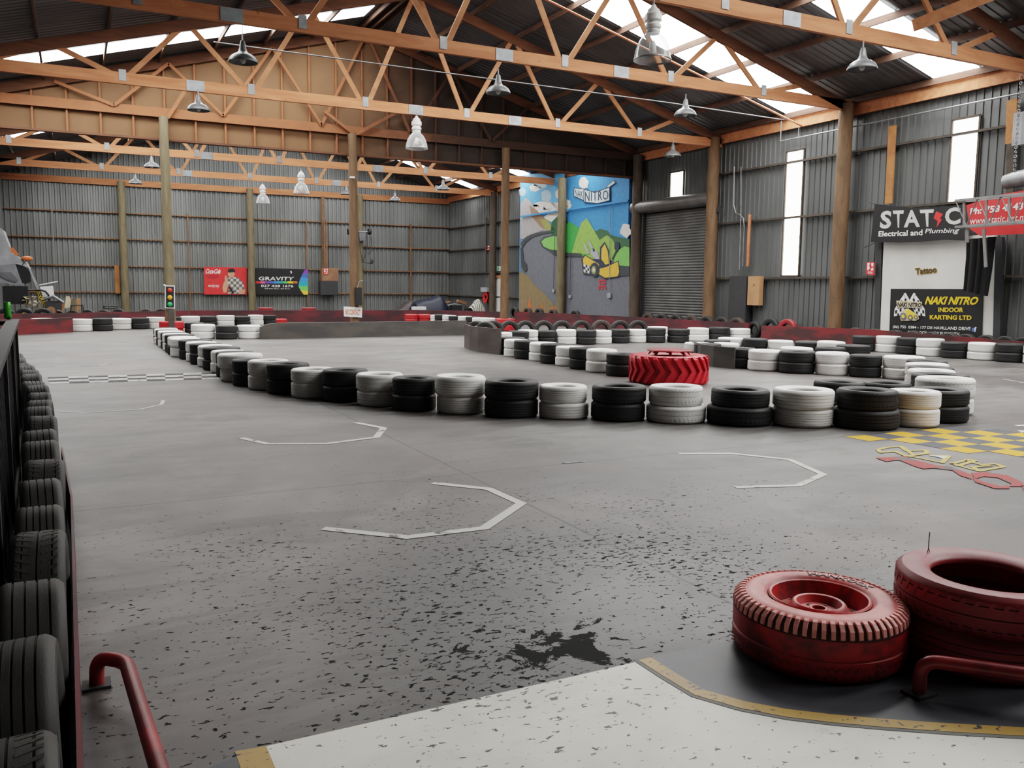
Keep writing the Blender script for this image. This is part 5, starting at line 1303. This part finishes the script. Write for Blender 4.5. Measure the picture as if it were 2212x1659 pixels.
mb = MB(); put_text(mb, 'GRAVITY', 'white', K2([(733, 1003), (1085, 1005), (1075, 1042), (733, 1040)], 1), .02, 0, 1.05); mb.build('lettering', t); mb = MB(); put_text(mb, '027 428 1676', 'white', K2([(757, 1082), (1077, 1085), (1075, 1110), (755, 1106)], 1), .02, 0, 1.05); mb.build('lettering', t); mb = MB()
put_text(mb, '22B Bella Place - Bell Block', 'white', K2([(790, 1117), (1045, 1119), (1043, 1129), (790, 1127)], 1)); mb.build('lettering', t)
mb = MB()
for i, m in enumerate(('red', 'pink', 'purple', 'blue', 'azure', 'teal', 'lime', 'yellow', 'orange')):
    x0 = 703 + i * 46; mb.poly(K2([(x0, 1048), (x0 + 46, 1049), (x0 + 46, 1071), (x0, 1070)], 1), m)
for i, m in enumerate(('purple', 'blue', 'azure', 'teal', 'lime', 'gold')):
    y0 = 930 + i * 42; lx = (1195, 1170, 1150, 1135, 1128, 1150)[i]; ln = (1170, 1150, 1135, 1128, 1150, 1180)[i]; mb.poly(K2([(lx, y0), (1222, y0), (1222, y0 + 42), (ln, y0 + 42)], 1), m)
mb.poly(K2([(1045, 945), (1058, 948), (1064, 960), (1055, 975), (1050, 962)], 1), 'white')
mb.build('rainbow_print', t)
t = thing('hose_box', 'brown and black hose reel box on the back wall', 'box')
WK2 = Wall(Y=YB - .62)
q2 = lambda l: z2(l)
wall_box('upper_case', q2([(1362, 912), (1525, 920), (1525, 1045), (1362, 1045)]), .3, 'brown', None, None, WK2, t); wall_box('lower_case', q2([(1345, 1047), (1522, 1047), (1520, 1185), (1350, 1185)]), .28, 'charcoal', None, None, WK2, t)
fire_sign(q2([(1378, 918), (1425, 920), (1425, 985), (1378, 982)]), 'red and white hose sign on the brown box', WK2, 4)
for i, x in enumerate((1385, 1405)):
    tag(MB().tube([Wall(Y=YB - .36).p(*p) for p in z2([(x, 440), (x + 8, 905)])], .035, 'brown', 8).build('water_pipe'), ('first' if i == 0 else 'second') + ' brown water pipe dropping to the hose box', 'pipe', 'hose box pipes')

# ------------------------------------------------------------------ traffic light, no contact sign, things on the poles
WTL = Wall(Y=YP - .56)
zl = zoomed(0, 380, 4.609); T2 = lambda l, k=0: [WTL.p(*p, k) for p in zl(l)]
t = thing('traffic_light', 'small black traffic light panel with three lamps on a timber pole', 'traffic light')
MB().slab(T2([(1642, 1088), (1740, 1092), (1742, 1320), (1642, 1318)]), (0, .06, 0), 'white').build('border', t); MB().slab(T2([(1652, 1099), (1731, 1102), (1732, 1309), (1652, 1307)], 2), (0, .01, 0), 'black').build('panel', t)
for y, m in ((1139, 'red'), (1211, 'amber'), (1279, 'green')):
    c = T2([(1692, y)], 6)[0]; MB().lathe([(.001, .03), (.045, .022), (.066, .008), (.07, 0)], 'lens_' + m, 20, c, rot=Matrix.Rotation(pi / 2, 3, 'X')).build(m + '_lens', t, 50)
c = T2([(1638, 1089)], 4)[0]; MB().ball(c, .03, 'white').build('top_bulb', t)
p = at(371, 705, Y=YP - .68)
tag(MB().box((p.x, YP - .68, .40), (.16, .1, .8), 'belt_brown').build('dark_plank'), 'dark plank standing below the traffic light', 'plank')
WNC = Wall(Y=YP - .53); T3 = lambda l, k=0: [WNC.p(*p, k) for p in z2(l)]
t = thing('contact_sign', 'white sign with orange lettering on the middle timber pole', 'sign')
MB().slab(T3([(1580, 1300), (1762, 1310), (1760, 1410), (1582, 1398)]), (0, .02, 0), 'white').build('panel', t)
mb = MB(); put_text(mb, 'NO CONTACT', 'orange', T3([(1594, 1325), (1745, 1332), (1744, 1388), (1594, 1380)], 1), .02, 0, .95); mb.build('lettering', t)
wall_box('speaker', z2([(1708, 1112), (1760, 1112), (1760, 1288), (1706, 1288)]), .22, 'black', 'narrow black speaker box on the no contact pole', 'speaker', Wall(Y=YP - .70))
tag(MB().tube([WNC.p(*p, 2) for p in z2([(1770, 1040), (1735, 1050), (1715, 1110)])], .012, 'steel', 6).build('speaker_cable'), 'cable above the narrow black speaker', 'cable')
wall_box('junction_box', z2([(1645, 5), (1690, 5), (1690, 22), (1645, 22)]), .08, 'white', 'small white junction box high on the no contact pole', 'box', Wall(Y=YP - .56))
# stripped kart hung on the back pole
WH = Wall(Y=YB - .85); H_ = lambda x, y: WH.p(*z2([(x, y)])[0])
t = thing('hung_kart', 'stripped kart frame with two wheels hung on the back pole', 'kart')
ry = Matrix.Rotation(pi / 2, 3, 'Y')
for x in (1632, 1835):
    MB().lathe(tyre_profile(.17, .16, .07, 2), 'tyre_black', 20, H_(x, 555), True, rot=ry).build('wheel', t, 40)
MB().tube([H_(1632, 555), H_(1835, 555)], .02, 'steel', 8).build('axle', t)
mb = MB()
for l in ([(1725, 540), (1735, 640), (1745, 760), (1770, 860), (1850, 870)], [(1808, 560), (1815, 700), (1790, 800), (1770, 860)], [(1850, 600), (1860, 740), (1820, 780)]): mb.tube([H_(*p) for p in l], .025, 'charcoal', 8)
mb.build('frame', t, 60)
MB().slab([H_(*p) for p in [(1725, 540), (1800, 550), (1790, 640), (1735, 650)]], (0, .2, 0), 'dark_plastic').build('engine', t)
MB().ball(H_(1855, 850), .11, 'charcoal', 12, (1, .5, 1.3)).build('pedal', t)

# ------------------------------------------------------------------ clutter in the far corner
YJ = 36.0
WJ = Wall(Y=YJ); zj = zoomed(0, 480, 5.923); J = lambda l, k=0: [WJ.p(*p, k) for p in zj(l)]
t = thing('vehicle_shell', 'grey plastic vehicle cab shell with dark window leaning behind the fence', 'vehicle shell')
MB().slab(J([(-260, 40), (0, 70), (40, 100), (150, 400), (220, 430), (330, 510), (380, 590), (300, 560), (195, 530), (40, 550), (-260, 560)]), (0, 1.2, 0), 'grey_plastic').build('upper_body', t)
MB().slab(J([(-260, 545), (40, 550), (195, 532), (290, 800), (220, 810), (60, 780), (-260, 760)]), (0, 1.1, 0), M('mid_grey_plastic', (.22, .225, .24), (.17, .17, .185), .5, 0, 2)).build('door', t)
MB().slab(J([(195, 535), (300, 562), (375, 620), (400, 760), (330, 790), (285, 780)], -4), (0, .2, 0), 'black').build('window', t)
MB().slab(J([(365, 590), (385, 590), (505, 850), (470, 850)]), (0, .12, 0), 'grey_plastic').build('pillar', t)
MB().slab(J([(0, 640), (140, 640), (230, 740), (200, 770), (90, 740), (0, 690)], 4), (0, .02, 0), 'dark_plastic').build('door_trim', t)
MB().slab(J([(125, 310), (165, 330), (240, 410), (215, 430), (150, 390)], -6), (0, .15, 0), 'orange').build('indicator', t); c = J([(345, 465)], 6)[0]; MB().ball(c, .19, 'orange', 14, (1, .4, .5)).build('mirror', t)
MB().tube(J([(340, 490), (300, 520), (275, 570)], 8), .012, 'black', 6).build('mirror_arm', t)
wall_box('black_crate', zj([(35, 815), (360, 820), (355, 1050), (35, 1050)]), .7, 'black', 'black crate below the grey vehicle shell', 'crate', Wall(Y=35.0))
WJ2 = Wall(Y=34.95); J2 = lambda l, k=0: [WJ2.p(*p, k) for p in zj(l)]
t = thing('striped_pole', 'leaning black pole with yellow lettering beside the white card', 'pole')
a, b = J2([(455, 830), (650, 1170)]); MB().slab(J2([(440, 850), (480, 850), (655, 1160), (615, 1175)]), (0, .08, 0), 'black').build('pole_body', t)
mb = MB(); put_text(mb, 'INDOOR KARTING', 'yellow', J2([(482, 850), (652, 1158), (618, 1172), (446, 862)], 2), .03); mb.build('lettering', t)
tag(MB().slab(J2([(510, 825), (680, 815), (695, 945), (550, 960)], -6), (0, .03, 0), 'white').build('white_card'), 'white card standing behind the leaning pole', 'card')
tag(MB().tube(J2([(360, 870), (520, 868), (580, 885), (620, 930), (640, 1060)], 10), .035, 'black', 8).build('bent_tube'), 'bent black tube in front of the white card', 'tube')
random.seed(21)
mb = MB(); c0 = J2([(425, 1030)])[0]
for i in range(60):
    c = c0 + Vector((random.uniform(-.28, .28), random.uniform(-.1, .1), random.uniform(-.3, .25))); r = random.uniform(.04, .09); q = Matrix.Rotation(random.uniform(0, 6), 3, 'Z') @ Matrix.Rotation(random.uniform(0, 6), 3, 'X')
    mb.add([c + q @ Vector(v) * r for v in ((-1, -.4, 0), (1, -.3, .2), (.6, .5, 0), (-.7, .6, .3))], [(0, 1, 2, 3)], 'cream')
tag(mb.build('paper_scraps'), 'heap of cream paper scraps in front of the black crate', 'scraps', None, 'stuff')
tag(MB().slab(J2([(245, 1150), (300, 1140), (305, 1180), (255, 1192)], 25), (0, .05, 0), 'yellow').build('yellow_card'), 'small yellow card by the large black tyre', 'card')
tag(MB().slab(J2([(845, 950), (885, 945), (908, 990), (900, 1090), (820, 1105), (835, 1020)], 4), (0, .12, 0), 'cream').build('cream_cover'), 'tall rounded cream cover standing in the clutter', 'cover')
tag(MB().slab(J2([(770, 1030), (815, 1010), (830, 1100), (800, 1150), (780, 1130)], 8), (0, .1, 0), 'tan').build('tan_pad'), 'tan pad beside the tall cream cover', 'pad')
t = thing('engine_parts', 'dark engine parts heaped beside the leaning pole', 'engine parts')
c = J2([(690, 1060)])[0]
MB().box(c, (.5, .3, .3), 'charcoal').build('block', t); MB().tube([c + Vector((-.3, -.1, .2)), c + Vector((0, -.2, .32)), c + Vector((.3, -.1, .1))], .05, 'steel', 10).build('exhaust', t); MB().lathe([(.02, -.05), (.15, -.05), (.15, .05), (.02, .05)], 'brown', 16, c + Vector((-.1, -.22, -.2)), rot=Matrix.Rotation(pi / 2, 3, 'X')).build('flywheel', t)
tag(MB().slab(J2([(650, 1085), (720, 1085), (725, 1160), (655, 1165)], 4), (0, .3, 0), 'brown').build('wooden_crate'), 'small brown crate under the engine parts', 'crate')
for i, (x0, x1) in enumerate(((910, 960), (975, 1030))):
    tag(MB().slab(J2([(x0, 985 - 5 * i), (x1, 980 - 5 * i), (x1 + 4, 1135), (x0 + 6, 1135)]), (0, .1, 0), 'tan' if i else 'pole_green').build('board_sheet'), ('green grey' if i == 0 else 'tan') + ' panel standing inside the black tube rack', 'panel')
mb = MB()
for l in ([(910, 1060), (1060, 1060), (1070, 1140)], [(910, 1060), (905, 1140)], [(1045, 1050), (1050, 1140)]): mb.tube(J2(l, 20), .022, 'black', 6)
tag(mb.build('tube_rack'), 'black tube rack in front of the two panels', 'rack')
mb = MB(); Wg = Wall(Y=38.0)
for l in ([(1310, 1140), (1325, 1068), (1495, 1075), (1535, 1130)], [(1325, 1068), (1350, 1140)], [(1330, 1100), (1520, 1105)]): mb.tube([Wg.p(*p) for p in zj(l)], .03, 'charcoal', 8)
tag(mb.build('frame_rack'), 'low dark tube frame behind the back board near the pole', 'rack')
tag(MB().tube([Wall(Y=36).p(*p) for p in zj([(500, 812), (740, 765)])], .04, 'steel', 8).build('metal_bar'), 'grey metal bar lying above the white card', 'bar')
# back centre: tarps and kart parts
zb = zoomed(840, 360, 3.95)
def mound(px_pts, Y, dy, m, label, cat, name):
    """cloth thrown over something: silhouette given as a run of pixels, rounded front to back"""
    top = [at(*p, Y=Y) for p in zb(px_pts)]; n = len(top); vs = []; J_ = 6
    for j in range(J_ + 1):
        a = pi * j / J_
        for i, p in enumerate(top): vs.append((p.x + .05 * sin(i * 3 + j), Y - dy * cos(a), max(.0, p.z) * (sin(a) ** .55 if 0 < j < J_ else 0)))
    return tag(MB().add(vs, [(j * n + i, j * n + i + 1, (j + 1) * n + i + 1, (j + 1) * n + i) for j in range(J_) for i in range(n - 1)], m).build(name, None, 60), label, cat)
mound([(205, 1230), (215, 1160), (260, 1135), (350, 1125), (390, 1100), (410, 1092), (440, 1105), (465, 1150), (480, 1230)], 43.0, .8, 'navy', 'navy tarpaulin covered kart by the back corner', 'tarpaulin', 'navy_tarpaulin')
mound([(40, 1230), (95, 1200), (150, 1150), (185, 1130), (200, 1230)], 45.2, .5, 'belt_brown', 'dark brown cover heap beside the navy tarpaulin', 'cover', 'brown_cover')
stripe = NT('striped_cloth'); v = stripe.coord('Object', (1, 1, .5)); wv = stripe.new('ShaderNodeTexWave'); stripe.l.new(v, wv.inputs['Vector']); wv.inputs['Scale'].default_value = 3.2; wv.inputs['Distortion'].default_value = 1.5
stripe.out(stripe.mix(stripe.step(wv.outputs['Fac'], .4, .55), (.10, .10, .09), (.50, .49, .42)), .8); MT['stripe'] = stripe.m
mound([(690, 1205), (720, 1165), (750, 1130), (775, 1132), (795, 1195), (798, 1210)], 41.0, .4, 'stripe', 'striped cream cloth heap near the far corner door', 'cloth', 'striped_cloth')
c = at(*zb([(585, 1175)])[0], Y=43.5); c.z = .3
t = thing('kart_parts', 'pile of dark kart parts between navy tarpaulin and striped cloth', 'kart parts', None, (c.x, c.y, 0))
random.seed(5)
MB().box((-.1, 0, .28), (.6, .4, .5), 'charcoal').build('engine', t); MB().tube([(-.7, 0, .5), (-.3, -.2, .62), (.3, -.2, .55), (.8, 0, .35)], .04, 'steel', 8).build('frame_tube', t, 50)
MB().lathe(tyre_profile(.24, .18, .1, 2), 'tyre_old', 20, (.55, -.2, .25), True, rot=Matrix.Rotation(pi / 2, 3, 'X')).build('wheel', t, 40); MB().box((.2, -.1, .72), (.5, .3, .16), 'brown', Matrix.Rotation(.3, 3, 'Y')).build('seat', t); MB().tube([(-.9, -.1, .7), (-.5, -.2, .74)], .03, 'orange', 8).build('orange_tube', t)
wall_box('white_block', zb([(213, 1196), (318, 1196), (318, 1222), (213, 1222)]), .3, 'white', 'white block lying on the back board before the navy tarpaulin', 'block', Wall(Y=36.2))

# ------------------------------------------------------------------ world, light, colour
w = bpy.data.worlds.new('world'); bpy.context.scene.world = w; w.use_nodes = True
w.node_tree.nodes['Background'].inputs[0].default_value = (.75, .82, .9, 1); w.node_tree.nodes['Background'].inputs[1].default_value = .6
sc = bpy.context.scene
sc.view_settings.view_transform = 'Filmic'; sc.view_settings.look = 'Medium High Contrast'; sc.view_settings.exposure = -0.15
try:
    sc.cycles.use_denoising = True; sc.cycles.use_adaptive_sampling = True; sc.cycles.adaptive_threshold = 0.05; sc.cycles.max_bounces = 5; sc.cycles.diffuse_bounces = 3; sc.cycles.glossy_bounces = 2; sc.cycles.transmission_bounces = 3; sc.cycles.transparent_max_bounces = 6; sc.cycles.sample_clamp_indirect = 6.0; sc.cycles.use_light_tree = True
    sc.cycles.caustics_reflective = False; sc.cycles.caustics_refractive = False
except Exception: pass
